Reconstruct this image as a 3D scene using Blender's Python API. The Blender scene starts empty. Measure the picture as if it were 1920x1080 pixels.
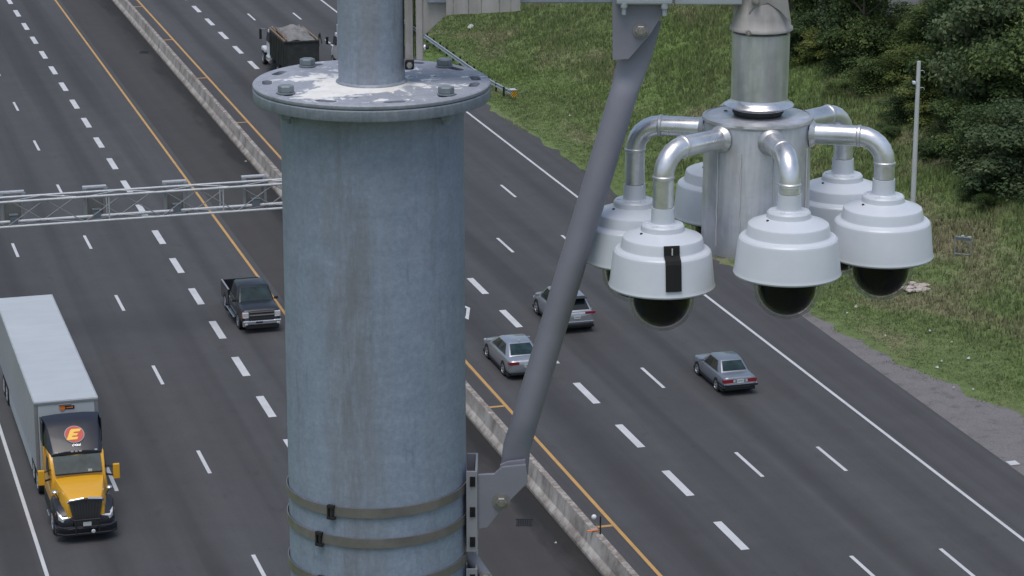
import bpy, bmesh, math, random
import numpy as np
from mathutils import Vector, Matrix, noise
R = math.radians; PI = math.pi
random.seed(7); rng = np.random.default_rng(7)
sc = bpy.context.scene
# ---------------- camera, world, sun, exposure ----------------
F = 5000.0; HC = 38.0; PITCH = math.atan(1418 / F)
cd = bpy.data.cameras.new('camera'); cam = bpy.data.objects.new('camera', cd); sc.collection.objects.link(cam)
cd.sensor_width = 36.0; cd.lens = F / 1920 * 36.0; cd.clip_start = 0.5; cd.clip_end = 5000
cam.location = (0, 0, HC); cam.rotation_euler = (PI / 2 - PITCH, 0, 0); sc.camera = cam
SUN_EL, SUN_AZ = R(72), R(-165)          # azimuth from +Y, clockwise positive
w = bpy.data.worlds.new('World'); sc.world = w; w.use_nodes = True
sky = w.node_tree.nodes.new('ShaderNodeTexSky'); sky.sky_type = 'NISHITA'; sky.sun_disc = False
sky.sun_elevation = SUN_EL; sky.sun_rotation = SUN_AZ; sky.dust_density = 3.0; sky.air_density = 1.3; sky.ozone_density = 0.8
bg = w.node_tree.nodes['Background']; bg.inputs[1].default_value = 0.135
w.node_tree.links.new(sky.outputs[0], bg.inputs[0])
sd = bpy.data.lights.new('sun', 'SUN'); sd.energy = 1.3; sd.angle = R(36); sd.color = (1.0, 0.97, 0.93)
so = bpy.data.objects.new('sun', sd); sc.collection.objects.link(so)
sdir = Vector((math.sin(SUN_AZ) * math.cos(SUN_EL), math.cos(SUN_AZ) * math.cos(SUN_EL), math.sin(SUN_EL)))
so.rotation_euler = sdir.to_track_quat('Z', 'Y').to_euler()
sc.view_settings.view_transform = 'Standard'; sc.view_settings.look = 'None'
sc.view_settings.exposure = 0.0; sc.view_settings.gamma = 1.0
# ---------------- projection maths ----------------
CP, SP = math.cos(PITCH), math.sin(PITCH)
AZ = math.atan(1500 * CP / F)
DS = Vector((-math.sin(AZ), math.cos(AZ), 0)); DT = Vector((math.cos(AZ), math.sin(AZ), 0))
def ray(u, v):
    x = (u - 960) / F; y = -(v - 540) / F
    return Vector((x, CP + y * SP, -SP + y * CP))
def at(u, v, Y):
    d = ray(u, v); return d * (Y / d.y) + Vector((0, 0, HC))
def gp(u, v, z=0.0):
    d = ray(u, v); return d * ((z - HC) / d.z) + Vector((0, 0, HC))
def depth(P): return P.y * CP - (P.z - HC) * SP
def px(P, n): return n * depth(P) / F          # n photo pixels at point P in metres
def W(s, t, z=0.0): return DS * s + DT * t + Vector((0, 0, z))
def ST(P): return P.dot(DS), P.dot(DT)
# ---------------- terrain ----------------
EDGE = [(-400, 60), (60, 57), (90, 55.4), (96, 54.0), (102, 53.5), (104.8, 52.7), (107.3, 52.5), (110.3, 51.3), (113.9, 51.1), (119.8, 50.5), (130, 49.6), (149.5, 48.7), (157.6, 48.8), (168.5, 48.4), (180.7, 48.2), (230, 48), (2000, 48)]
def edge(s):
    for (a, b), (c, d) in zip(EDGE, EDGE[1:]):
        if a <= s <= c: return b + (d - b) * (s - a) / (c - a)
    return 55
def nz(x, y, z=0.0): return noise.noise(Vector((x, y, z)))
def ht(s, t):
    if t < 6: return -0.06 + (-0.03 * min(6 - t, 30) if t < 5 else 0) 
    e = edge(s) + 0.75 * nz(s * 0.45, 3.1) + 0.4 * nz(s * 1.7, t * 0.8, 7)
    d = t - e
    if d < -1: return -0.06
    if d < 0.6: return -0.06 + 0.10 * (d + 1) / 1.6
    h = 0.04 + 0.05 * min(d - 0.6, 4)
    q = max(0.0, d - 4.5)
    h += 0.34 * (q - 3 * (1 - math.exp(-q / 3.0)))
    h = h if h < 14 else 14 + 6 * (1 - math.exp(-(h - 14) / 20))
    return h + 0.25 * nz(s * 0.11, t * 0.13, 2) * min(1, q / 4) + 0.07 * nz(s * 0.8, t * 0.8, 5) * min(1, d / 2)
def hit(u, v):
    d = ray(u, v); k = 60.0
    while k < 400:
        P = d * k + Vector((0, 0, HC)); s, t = ST(P)
        if P.z <= max(0, ht(s, t)): return P
        k += 0.25
    return P
# ---------------- materials ----------------
def lin(c):
    c = c / 255.0
    return c / 12.92 if c <= 0.04045 else ((c + 0.055) / 1.055) ** 2.4
def S(r, g, b): return (lin(r), lin(g), lin(b), 1)
class NT:
    def __init__(s, m): s.t = m.node_tree; s.n = s.t.nodes; s.b = s.n['Principled BSDF']
    def link(s, a, b): s.t.links.new(a, b)
    def node(s, k, **kw):
        x = s.n.new(k)
        for a, v in kw.items(): setattr(x, a, v)
        return x
    def setin(s, x, i, v):
        if hasattr(v, 'is_linked') or isinstance(v, bpy.types.NodeSocket): s.link(v, x.inputs[i])
        else: x.inputs[i].default_value = v
    def math(s, op, a, b=0.0, c=0.0, clamp=False):
        x = s.node('ShaderNodeMath', operation=op, use_clamp=clamp)
        for i, v in enumerate((a, b, c)): s.setin(x, i, v)
        return x.outputs[0]
    def pos(s): return s.node('ShaderNodeNewGeometry').outputs['Position']
    def obj(s): return s.node('ShaderNodeTexCoord').outputs['Object']
    def mapping(s, v, scale=(1, 1, 1), rot=(0, 0, 0), loc=(0, 0, 0)):
        x = s.node('ShaderNodeMapping'); s.link(v, x.inputs[0])
        x.inputs['Scale'].default_value = scale; x.inputs['Rotation'].default_value = rot; x.inputs['Location'].default_value = loc
        return x.outputs[0]
    def noise(s, v, scale, detail=4, rough=0.55, dist=0.0):
        x = s.node('ShaderNodeTexNoise'); s.link(v, x.inputs['Vector'])
        x.inputs['Scale'].default_value = scale; x.inputs['Detail'].default_value = detail
        x.inputs['Roughness'].default_value = rough; x.inputs['Distortion'].default_value = dist
        return x.outputs['Fac']
    def ramp(s, f, stops):
        x = s.node('ShaderNodeValToRGB'); s.link(f, x.inputs[0]); e = x.color_ramp.elements
        e[0].position = stops[0][0]; e[0].color = stops[0][1]; e[1].position = stops[-1][0]; e[1].color = stops[-1][1]
        for p, c in stops[1:-1]: q = e.new(p); q.color = c
        return x.outputs[0]
    def mix(s, f, a, b, mode='MIX'):
        x = s.node('ShaderNodeMix', data_type='RGBA', blend_type=mode)
        s.setin(x, 0, f); s.setin(x, 6, a); s.setin(x, 7, b); return x.outputs[2]
    def bump(s, h, strength, dist=0.01):
        x = s.node('ShaderNodeBump'); s.link(h, x.inputs['Height']); x.inputs['Strength'].default_value = strength
        x.inputs['Distance'].default_value = dist; s.link(x.outputs[0], s.b.inputs['Normal'])
    def col(s, c): s.setin(s.b, 'Base Color', c)
def mat(name, col, rough=0.6, metal=0.0, coat=0.0, var=0.0, vscale=3.0, bump=0.0, spec=None, trans=0.0, emit=None):
    m = bpy.data.materials.new(name); m.use_nodes = True; t = NT(m); b = t.b
    b.inputs['Roughness'].default_value = rough; b.inputs['Metallic'].default_value = metal; b.inputs['Coat Weight'].default_value = coat
    b.inputs['Coat Roughness'].default_value = 0.08
    if spec is not None: b.inputs['Specular IOR Level'].default_value = spec
    b.inputs['Transmission Weight'].default_value = trans
    if var > 0:
        f = t.noise(t.obj(), vscale, 5, 0.6)
        lo = tuple(x * (1 - var) for x in col[:3]) + (1,); hi = tuple(min(1, x * (1 + var)) for x in col[:3]) + (1,)
        t.col(t.ramp(f, [(0.3, lo), (0.7, hi)]))
        if bump: t.bump(f, bump)
    else: b.inputs['Base Color'].default_value = col
    if emit: b.inputs['Emission Color'].default_value = emit; b.inputs['Emission Strength'].default_value = 1
    return m
BW = lambda v: (v, v, v, 1)
def road_mat(name, base, kind):
    m = bpy.data.materials.new(name); m.use_nodes = True; t = NT(m); t.b.inputs['Roughness'].default_value = 0.82
    p = t.mapping(t.pos(), rot=(0, 0, -AZ))                      # x = across, y = along
    fine = t.noise(p, 9.0, 6, 0.75); mid = t.noise(p, 0.55, 4, 0.6)
    st = t.noise(t.mapping(p, scale=(0.55, 0.012, 1)), 1.0, 3, 0.55, 0.3)
    st2 = t.noise(t.mapping(p, scale=(2.4, 0.03, 1), loc=(5, 0, 0)), 1.0, 3, 0.55)
    c = t.ramp(fine, [(0.2, BW(base * 0.86)), (0.8, BW(base * 1.14))])
    tint = t.node('ShaderNodeRGB'); tint.outputs[0].default_value = {'lane': (0.985, 0.98, 1.02, 1), 'median': (1.09, 1.0, 0.94, 1), 'gravel': (1.06, 1.0, 0.99, 1)}[kind]
    c = t.mix(1.0, c, tint.outputs[0], 'MULTIPLY')
    c = t.mix(1.0, c, t.ramp(mid, [(0.3, BW(0.93)), (0.7, BW(1.07))]), 'MULTIPLY')
    if kind == 'lane':
        c = t.mix(1.0, c, t.ramp(st, [(0.34, BW(0.84)), (0.5, BW(0.98)), (0.64, BW(1.10))]), 'MULTIPLY')
        c = t.mix(1.0, c, t.ramp(st2, [(0.35, BW(0.97)), (0.65, BW(1.02))]), 'MULTIPLY')
        sx = t.node('ShaderNodeSeparateXYZ'); t.link(p, sx.inputs[0])
        cy = t.math('COSINE', t.math('MULTIPLY', t.math('SUBTRACT', sx.outputs[0], 35.53), 2 * PI / 3.66))
        # lane centres carry a darker oil band: cos = -1 there
        c = t.mix(1.0, c, t.ramp(t.math('ADD', t.math('MULTIPLY_ADD', cy, 0.5, 0.5), t.math('MULTIPLY_ADD', st, 1.1, -0.55)), [(0.0, BW(0.76)), (0.4, BW(1.0)), (1.0, BW(1.04))]), 'MULTIPLY')
        spots = t.noise(t.mapping(p, scale=(1, 0.5, 1), loc=(17, 3, 0)), 1.1, 5, 0.7)
        c = t.mix(1.0, c, t.ramp(spots, [(0.30, BW(0.84)), (0.42, BW(1.0))]), 'MULTIPLY')
        big = t.noise(t.mapping(p, scale=(1, 0.25, 1), loc=(7, 3, 0)), 0.10, 3, 0.5)
        c = t.mix(1.0, c, t.ramp(big, [(0.35, BW(0.93)), (0.65, BW(1.08))]), 'MULTIPLY')
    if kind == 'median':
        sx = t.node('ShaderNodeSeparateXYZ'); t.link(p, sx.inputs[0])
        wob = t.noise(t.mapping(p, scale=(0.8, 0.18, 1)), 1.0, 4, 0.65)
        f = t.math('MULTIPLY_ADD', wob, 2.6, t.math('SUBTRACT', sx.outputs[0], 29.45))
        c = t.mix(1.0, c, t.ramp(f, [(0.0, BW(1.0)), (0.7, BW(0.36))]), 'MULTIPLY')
        # long paler run of dust down the middle
        c = t.mix(1.0, c, t.ramp(st, [(0.35, BW(0.84)), (0.65, BW(1.14))]), 'MULTIPLY')
    if kind == 'gravel':
        v = t.noise(p, 12.0, 6, 0.9); c = t.mix(1.0, c, t.ramp(v, [(0.34, BW(0.66)), (0.5, BW(1.0)), (0.68, BW(1.5))]), 'MULTIPLY'); v2 = t.noise(p, 1.3, 5, 0.75); c = t.mix(1.0, c, t.ramp(v2, [(0.33, BW(0.62)), (0.46, BW(1.0)), (0.7, BW(1.12))]), 'MULTIPLY')
    t.col(c); t.bump(fine, 0.25, 0.01); return m
M = {}
M['asphalt'] = road_mat('asphalt', 0.064, 'lane')
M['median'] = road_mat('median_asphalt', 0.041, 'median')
M['shoulder'] = road_mat('shoulder_asphalt', 0.083, 'median2') if False else None
def shoulder_mat():
    m = bpy.data.materials.new('shoulder_asphalt'); m.use_nodes = True; t = NT(m); t.b.inputs['Roughness'].default_value = 0.85
    p = t.mapping(t.pos(), rot=(0, 0, -AZ)); fine = t.noise(p, 9.0, 6, 0.75)
    st = t.noise(t.mapping(p, scale=(1.3, 0.02, 1), loc=(3, 0, 0)), 1.0, 3, 0.55); mid = t.noise(p, 0.4, 4, 0.6)
    c = t.ramp(fine, [(0.2, (0.054, 0.053, 0.056, 1)), (0.8, (0.071, 0.070, 0.073, 1))])
    c = t.mix(1.0, c, t.ramp(st, [(0.35, BW(0.88)), (0.65, BW(1.12))]), 'MULTIPLY')
    c = t.mix(1.0, c, t.ramp(mid, [(0.3, BW(0.92)), (0.7, BW(1.08))]), 'MULTIPLY')
    t.col(c); t.bump(fine, 0.25, 0.01); return m
M['shoulder'] = shoulder_mat()
M['gravel'] = road_mat('gravel', 0.150, 'gravel')
def worn_paint(name, c1, c2):
    m = bpy.data.materials.new(name); m.use_nodes = True; t = NT(m); t.b.inputs['Roughness'].default_value = 0.6
    p = t.pos(); f = t.noise(p, 7.0, 6, 0.8); g = t.noise(p, 0.8, 3)
    c = t.mix(t.ramp(f, [(0.62, BW(0)), (0.74, BW(1))]), c1, c2)
    c = t.mix(1.0, c, t.ramp(g, [(0.3, BW(0.88)), (0.7, BW(1.05))]), 'MULTIPLY'); t.col(c); return m
M['white_line'] = worn_paint('white_road_paint', (0.56, 0.57, 0.58, 1), (0.33, 0.33, 0.34, 1))
M['yellow_line'] = worn_paint('yellow_road_paint', (0.52, 0.30, 0.095, 1), (0.36, 0.23, 0.09, 1))
def concrete():
    m = bpy.data.materials.new('weathered_concrete'); m.use_nodes = True; t = NT(m); t.b.inputs['Roughness'].default_value = 0.9
    p = t.mapping(t.pos(), rot=(0, 0, -AZ)); f = t.noise(p, 0.9, 5, 0.6)
    v = t.noise(t.mapping(p, scale=(2, 2, 0.2)), 1.2, 4, 0.62); c = t.ramp(f, [(0.3, S(124, 116, 110)), (0.52, S(164, 159, 153)), (0.75, S(190, 187, 181))])
    c = t.mix(1.0, c, t.ramp(v, [(0.34, BW(0.70)), (0.46, BW(0.97)), (0.7, BW(1.05))]), 'MULTIPLY')
    sz = t.node('ShaderNodeSeparateXYZ'); t.link(p, sz.inputs[0]); dn = t.noise(p, 2.2, 6, 0.75); low = t.math('SUBTRACT', t.math('MULTIPLY_ADD', dn, 0.7, -0.1), sz.outputs[2])
    c = t.mix(t.ramp(low, [(0.0, BW(0)), (0.25, BW(0.75))]), c, (0.10, 0.085, 0.072, 1)); tp = t.noise(p, 3.0, 5, 0.8); c = t.mix(t.math('MULTIPLY', t.math('GREATER_THAN', sz.outputs[2], 0.925), t.ramp(tp, [(0.42, BW(0)), (0.56, BW(0.8))])), c, (0.17, 0.135, 0.11, 1))
    t.col(c); t.bump(tp, 0.4, 0.02); return m
M['concrete'] = concrete()
def soften(t, k):
    g = t.node('ShaderNodeNewGeometry'); a = t.node('ShaderNodeVectorMath', operation='SCALE'); t.link(g.outputs['Normal'], a.inputs[0]); a.inputs['Scale'].default_value = 1 - k
    b = t.node('ShaderNodeVectorMath', operation='ADD'); t.link(a.outputs[0], b.inputs[0]); b.inputs[1].default_value = (0, 0, k)
    n = t.node('ShaderNodeVectorMath', operation='NORMALIZE'); t.link(b.outputs[0], n.inputs[0]); t.link(n.outputs[0], t.b.inputs['Normal'])
def translucent(m, t, f):
    out = t.n['Material Output']; tr = t.node('ShaderNodeBsdfTranslucent'); mx = t.node('ShaderNodeMixShader'); mx.inputs[0].default_value = f
    t.link(t.b.inputs['Base Color'].links[0].from_socket, tr.inputs[0]); t.link(t.b.outputs[0], mx.inputs[1]); t.link(tr.outputs[0], mx.inputs[2]); t.link(mx.outputs[0], out.inputs[0])
def terrain_mat(name, blades=False):
    m = bpy.data.materials.new(name); m.use_nodes = True; t = NT(m); t.b.inputs['Roughness'].default_value = 0.9 if not blades else 0.7
    t.b.inputs['Specular IOR Level'].default_value = 0.15
    p = t.mapping(t.pos(), rot=(0, 0, -AZ)); f = t.noise(t.mapping(p, scale=(1, 0.6, 1)), 0.16, 7, 0.62, 0.4)
    g = t.noise(p, 1.3, 5, 0.7); h = t.noise(t.mapping(p, loc=(40, 9, 3), scale=(1, 0.45, 1)), 0.12, 6, 0.62, 0.6)
    c = t.ramp(g, [(0.25, (0.098, 0.140, 0.054, 1)), (0.5, (0.150, 0.205, 0.078, 1)), (0.78, (0.205, 0.262, 0.105, 1))])
    tan = t.ramp(g, [(0.25, (0.200, 0.178, 0.110, 1)), (0.75, (0.34, 0.290, 0.200, 1))])
    c = t.mix(t.ramp(f, [(0.50, BW(0)), (0.66, BW(0.75))]), c, tan)
    br = t.ramp(g, [(0.3, (0.115, 0.190, 0.052, 1)), (0.75, (0.175, 0.270, 0.080, 1))])
    c = t.mix(t.ramp(h, [(0.50, BW(0)), (0.66, BW(0.75))]), c, br)
    hf = t.noise(p, 5.5, 6, 0.85); c = t.mix(1.0, c, t.ramp(hf, [(0.32, BW(0.84)), (0.5, BW(1.08)), (0.7, BW(1.30))]), 'MULTIPLY')
    if blades:
        at_ = t.node('ShaderNodeAttribute', attribute_name='tone'); c = t.mix(1.0, c, t.ramp(at_.outputs['Fac'], [(0, BW(0.86)), (1, BW(1.24))]), 'MULTIPLY')
    t.col(c)
    if blades: translucent(m, t, 0.25); soften(t, 0.75)
    else: t.bump(t.noise(p, 5.0, 6, 0.8), 1.0, 0.15)
    return m
M['terrain'] = terrain_mat('grassy_soil'); M['blades'] = terrain_mat('grass_blades', True)
def leaf_mat(name, c1, c2, c3):
    m = bpy.data.materials.new(name); m.use_nodes = True; t = NT(m); t.b.inputs['Roughness'].default_value = 0.6
    t.b.inputs['Specular IOR Level'].default_value = 0.25
    a = t.node('ShaderNodeAttribute', attribute_name='tone'); n = t.noise(t.obj(), 0.8, 3)
    c = t.ramp(a.outputs['Fac'], [(0.0, c1), (0.55, c2), (1.0, c3)]); c = t.mix(1.0, c, t.ramp(n, [(0.3, BW(0.92)), (0.7, BW(1.4))]), 'MULTIPLY')
    t.col(c); translucent(m, t, 0.3); soften(t, 0.45); return m
M['leaf_dark'] = leaf_mat('dark_leaves', (0.022, 0.040, 0.015, 1), (0.054, 0.088, 0.032, 1), (0.112, 0.162, 0.060, 1))
M['leaf_mid'] = leaf_mat('mid_leaves', (0.026, 0.048, 0.016, 1), (0.074, 0.114, 0.036, 1), (0.145, 0.195, 0.066, 1))
M['leaf_yellow'] = leaf_mat('yellowish_leaves', (0.045, 0.070, 0.018, 1), (0.105, 0.140, 0.036, 1), (0.185, 0.215, 0.068, 1))
M['leaf_grey'] = leaf_mat('greyish_leaves', (0.040, 0.066, 0.030, 1), (0.084, 0.120, 0.056, 1), (0.150, 0.190, 0.096, 1))
M['bark'] = mat('bark', (0.075, 0.062, 0.05, 1), 0.9, var=0.3, vscale=5)
def galv(name, c1, c2, streak, metal=0.25, rough=0.55, hz=1.0):
    m = bpy.data.materials.new(name); m.use_nodes = True; t = NT(m); t.b.inputs['Roughness'].default_value = rough; t.b.inputs['Metallic'].default_value = metal
    p = t.pos(); f = t.noise(p, 16.0, 10, 0.8); g = t.noise(t.mapping(p, scale=(11, 11, 0.8)), 1.0, 8, 0.72); q = t.noise(t.mapping(p, scale=(3, 3, 26)), 1.0, 4, 0.6)
    c = t.ramp(f, [(0.32, c1), (0.68, c2)]); c = t.mix(t.ramp(g, [(0.5, BW(0)), (0.72, BW(hz))]), c, streak)
    c = t.mix(1.0, c, t.ramp(q, [(0.3, BW(0.95)), (0.7, BW(1.05))]), 'MULTIPLY')
    sp = t.noise(p, 75.0, 4, 0.8); c = t.mix(1.0, c, t.ramp(sp, [(0.32, BW(0.86)), (0.68, BW(1.12))]), 'MULTIPLY')
    dr = t.noise(t.mapping(p, scale=(22, 22, 2.2), loc=(3, 1, 0)), 1.0, 8, 0.8); c = t.mix(1.0, c, t.ramp(dr, [(0.30, BW(0.72)), (0.46, BW(1.0))]), 'MULTIPLY')
    t.col(c); t.bump(f, 0.1, 0.003); return m
def plate_mat(name, centre, residue):
    m = galv(name, (0.27, 0.29, 0.34, 1), (0.36, 0.38, 0.43, 1), (0.22, 0.225, 0.25, 1), 0.0, 0.6, 0.7); t = NT(m)
    old = t.b.inputs['Base Color'].links[0].from_socket
    p = t.mapping(t.pos(), loc=(-centre.x, -centre.y, 0)); sx = t.node('ShaderNodeSeparateXYZ'); t.link(p, sx.inputs[0])
    r = t.math('SQRT', t.math('ADD', t.math('POWER', sx.outputs[0], 2.0), t.math('POWER', sx.outputs[1], 2.0)))
    n = t.noise(p, 9.0, 6, 0.62, 0.5); n2 = t.noise(p, 28.0, 4, 0.6, 0.4)
    f = t.math('ADD', t.math('MULTIPLY_ADD', n, 1.05, -0.08), t.math('MULTIPLY', r, -2.3 ))
    f = t.math('ADD', f, t.math('MULTIPLY', sx.outputs[0], -0.6)); f = t.math('ADD', f, t.math('MULTIPLY', sx.outputs[1], -0.6))
    spots = t.math('ADD', n2, t.math('MULTIPLY', r, -0.35))
    msk = t.math('MAXIMUM', t.ramp(f, [(0.09, BW(0)), (0.15, BW(1))]), t.ramp(spots, [(0.52, BW(0)), (0.56, BW(0.9))]))
    zz = t.node('ShaderNodeNewGeometry'); nx = t.node('ShaderNodeSeparateXYZ'); t.link(zz.outputs['Normal'], nx.inputs[0])
    msk = t.math('MULTIPLY', msk, t.math('GREATER_THAN', nx.outputs[2], 0.5))
    white = t.ramp(n2, [(0.3, (0.70, 0.68, 0.62, 1)), (0.6, (0.82, 0.82, 0.80, 1))])
    if residue: t.col(t.mix(msk, old, white))
    return m
M['pole'] = galv('blue_grey_galvanised_steel', (0.220, 0.274, 0.360, 1), (0.292, 0.346, 0.438, 1), (0.235, 0.240, 0.268, 1), 0.0, 0.62, 0.42)
t = NT(M['pole']); old = t.b.inputs['Base Color'].links[0].from_socket; p = t.pos(); sx = t.node('ShaderNodeSeparateXYZ'); t.link(p, sx.inputs[0])
q = t.math('MULTIPLY', t.math('ADD', sx.outputs[0], 0.415), 13.0); gx = t.math('POWER', 2.718, t.math('MULTIPLY', t.math('MULTIPLY', q, q), -1.0))
rn = t.noise(t.mapping(p, scale=(26, 26, 4)), 1.0, 9, 0.78); r2 = t.noise(t.mapping(p, scale=(5, 5, 1.6), loc=(2, 2, 1)), 1.0, 5, 0.7)
mk_ = t.math('MULTIPLY', gx, t.ramp(t.math('MULTIPLY', rn, t.math('ADD', r2, 0.5)), [(0.38, BW(0)), (0.60, BW(1))]))
top = t.ramp(t.math('ADD', t.math('MULTIPLY', t.math('SUBTRACT', sx.outputs[2], 36.1), 2.6), t.math('MULTIPLY_ADD', r2, 1.6, -0.8)), [(0.0, BW(0)), (0.9, BW(0.6))])
t.col(t.mix(t.math('MULTIPLY', t.math('MAXIMUM', mk_, t.math('MULTIPLY', top, rn)), 0.65), old, (0.16, 0.158, 0.165, 1)))
M['pole_up'] = galv('grey_galvanised_steel', (0.205, 0.25, 0.31, 1), (0.26, 0.305, 0.37, 1), (0.21, 0.215, 0.235, 1), 0.0, 0.55, 0.7)
M['plate_low'] = galv('weathered_flange_steel', (0.17, 0.205, 0.25, 1), (0.27, 0.30, 0.355, 1), (0.36, 0.38, 0.42, 1), 0.0, 0.6, 0.8)
M['bracket'] = mat('grey_painted_steel', (0.215, 0.22, 0.265, 1), 0.5, 0.0, var=0.10, vscale=6)
M['bracket_lt'] = mat('grey_steel_light', (0.27, 0.275, 0.31, 1), 0.5, 0.0, var=0.10, vscale=9)
def brushed(name, c, rough=0.34, metal=0.9, vert=True):
    m = bpy.data.materials.new(name); m.use_nodes = True; t = NT(m); t.b.inputs['Metallic'].default_value = metal
    p = t.pos(); f = t.noise(t.mapping(p, scale=(26, 26, 3) if vert else (10, 10, 10)), 1.0, 6, 0.65); g = t.noise(p, 7.0, 6, 0.7)
    cc = t.ramp(f, [(0.28, tuple(x * 0.74 for x in c) + (1,)), (0.7, tuple(min(1, x * 1.12) for x in c) + (1,))])
    cc = t.mix(1.0, cc, t.ramp(g, [(0.3, BW(0.76)), (0.7, BW(1.08))]), 'MULTIPLY'); t.col(cc)
    rr = t.ramp(g, [(0.3, BW(rough - 0.08)), (0.7, BW(rough + 0.16))]); t.link(rr, t.b.inputs['Roughness']); t.bump(g, 0.05, 0.001); return m
M['alu'] = brushed('brushed_aluminium', (0.66, 0.67, 0.71), 0.40, 0.65); M['alu_pipe'] = brushed('aluminium_pipe', (0.80, 0.81, 0.84), 0.30, 0.82, False)
M['alu_dull'] = brushed('dull_aluminium', (0.40, 0.385, 0.375), 0.6, 0.15, True)
M['weld'] = brushed('weld_bead', (0.70, 0.70, 0.71), 0.4, 0.8, False)
M['drip'] = mat('pale_mineral_drip', (0.55, 0.55, 0.56, 1), 0.7)
M['black_rubber'] = mat('black_rubber', (0.022, 0.022, 0.025, 1), 0.7)
M['dark_gap'] = mat('dark_recess', (0.006, 0.006, 0.008, 1), 0.9)
M['steel_bolt'] = brushed('bolt_steel', (0.36, 0.35, 0.34), 0.45, 0.6, False)
M['bolt_grey'] = mat('galvanised_bolt', (0.20, 0.235, 0.26, 1), 0.55, 0.2, var=0.15, vscale=30)
M['band'] = brushed('stainless_band', (0.23, 0.22, 0.215), 0.32, 0.3, False)
M['dome_white'] = mat('white_camera_housing', (0.57, 0.61, 0.665, 1), 0.38, 0.0, 0.15, var=0.05, vscale=8)
M['dome_dark'] = mat('tinted_inner_dome', (0.004, 0.004, 0.005, 1), 0.1, spec=0.2)
M['clear'] = mat('clear_dome_cover', (0.30, 0.30, 0.29, 1), 0.06, spec=0.6)
t = NT(M['clear']); tr = t.node('ShaderNodeBsdfTransparent'); mx = t.node('ShaderNodeMixShader'); lw = t.node('ShaderNodeLayerWeight'); lw.inputs[0].default_value = 0.5
t.link(t.ramp(lw.outputs['Facing'], [(0.0, BW(0.01)), (0.66, BW(0.03)), (0.9, BW(0.75))]), mx.inputs[0]); t.link(tr.outputs[0], mx.inputs[1]); t.link(t.b.outputs[0], mx.inputs[2]); t.link(mx.outputs[0], t.n['Material Output'].inputs[0])
M['tape'] = mat('black_velcro', (0.008, 0.008, 0.009, 1), 0.85)
M['trash'] = mat('white_litter', (0.50, 0.52, 0.50, 1), 0.6)
M['rubble'] = mat('pale_rubble', (0.42, 0.37, 0.33, 1), 0.9, var=0.25, vscale=3)
M['galv_rail'] = mat('galvanised_rail', (0.42, 0.46, 0.50, 1), 0.5, 0.4, var=0.12, vscale=2)
M['truss'] = mat('truss_aluminium', (0.47, 0.49, 0.51, 1), 0.5, 0.25, var=0.12, vscale=4)
M['truss_dull'] = mat('truss_lattice_metal', (0.25, 0.265, 0.28, 1), 0.55, 0.3)
M['sign_back'] = mat('grey_sign_back', (0.19, 0.187, 0.183, 1), 0.6, 0.1, var=0.15, vscale=2)
M['box_grey'] = mat('dark_control_box', (0.13, 0.155, 0.175, 1), 0.6)
M['post'] = mat('pale_grey_post', (0.46, 0.48, 0.48, 1), 0.6, var=0.1, vscale=1)
M['glass'] = mat('vehicle_glass', (0.012, 0.018, 0.021, 1), 0.08, spec=0.35)
M['glass_teal'] = mat('windscreen_glass', (0.024, 0.044, 0.049, 1), 0.16, spec=0.16, var=0.5, vscale=1.6)
M['tyre'] = mat('tyre_rubber', (0.018, 0.018, 0.02, 1), 0.85)
M['rim'] = mat('wheel_rim', (0.50, 0.51, 0.53, 1), 0.35, 0.6)
M['chrome'] = mat('chrome', (0.80, 0.81, 0.83, 1), 0.16, 0.95)
M['grille_mesh'] = mat('grille_mesh', (0.055, 0.057, 0.062, 1), 0.45, 0.3)
M['trim'] = mat('black_trim', (0.015, 0.015, 0.017, 1), 0.6)
M['tail'] = mat('red_tail_lamp', (0.22, 0.012, 0.018, 1), 0.25, coat=0.5)
M['lamp'] = mat('clear_lamp', (0.62, 0.64, 0.66, 1), 0.15, 0.3, coat=0.5)
M['amber'] = mat('amber_lamp', (0.75, 0.22, 0.06, 1), 0.3)
M['plate'] = mat('licence_plate', (0.52, 0.56, 0.55, 1), 0.5)
M['text_dark'] = mat('dark_lettering', (0.05, 0.07, 0.12, 1), 0.5)
M['p_silver'] = mat('silver_blue_paint', (0.36, 0.385, 0.42, 1), 0.3, 0.6, 0.6)
M['p_suv'] = mat('silver_paint', (0.33, 0.345, 0.38, 1), 0.32, 0.55, 0.6)
M['p_old'] = mat('grey_metallic_paint', (0.235, 0.26, 0.30, 1), 0.35, 0.5, 0.5)
M['p_black'] = mat('black_truck_paint', (0.016, 0.018, 0.024, 1), 0.4, 0.0, 0.25)
M['p_black2'] = mat('black_fairing_paint', (0.013, 0.015, 0.024, 1), 0.4, 0.0, 0.25)
M['p_yellow'] = mat('yellow_cab_paint', (0.70, 0.36, 0.018, 1), 0.35, 0.0, 0.5)
M['p_white'] = mat('white_truck_paint', (0.66, 0.68, 0.70, 1), 0.4, 0.0, 0.3)
M['logo_red'] = mat('red_emblem', (0.50, 0.035, 0.02, 1), 0.4); M['logo_yellow'] = mat('yellow_emblem', (0.85, 0.50, 0.05, 1), 0.4)
def trailer_mat(name, c, wr):
    m = bpy.data.materials.new(name); m.use_nodes = True; t = NT(m); t.b.inputs['Roughness'].default_value = 0.5
    p = t.obj(); f = t.noise(t.mapping(p, scale=(wr, 0.3, 0.3)), 1.0, 5, 0.65, 0.8); g = t.noise(p, 0.35, 5, 0.6)
    cc = t.mix(1.0, t.ramp(g, [(0.3, tuple(x * 0.9 for x in c) + (1,)), (0.7, c + (1,))]), t.ramp(f, [(0.35, BW(0.95)), (0.65, BW(1.04))]), 'MULTIPLY'); t.col(cc)
    t.bump(f, 0.15, 0.02); return m
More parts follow.
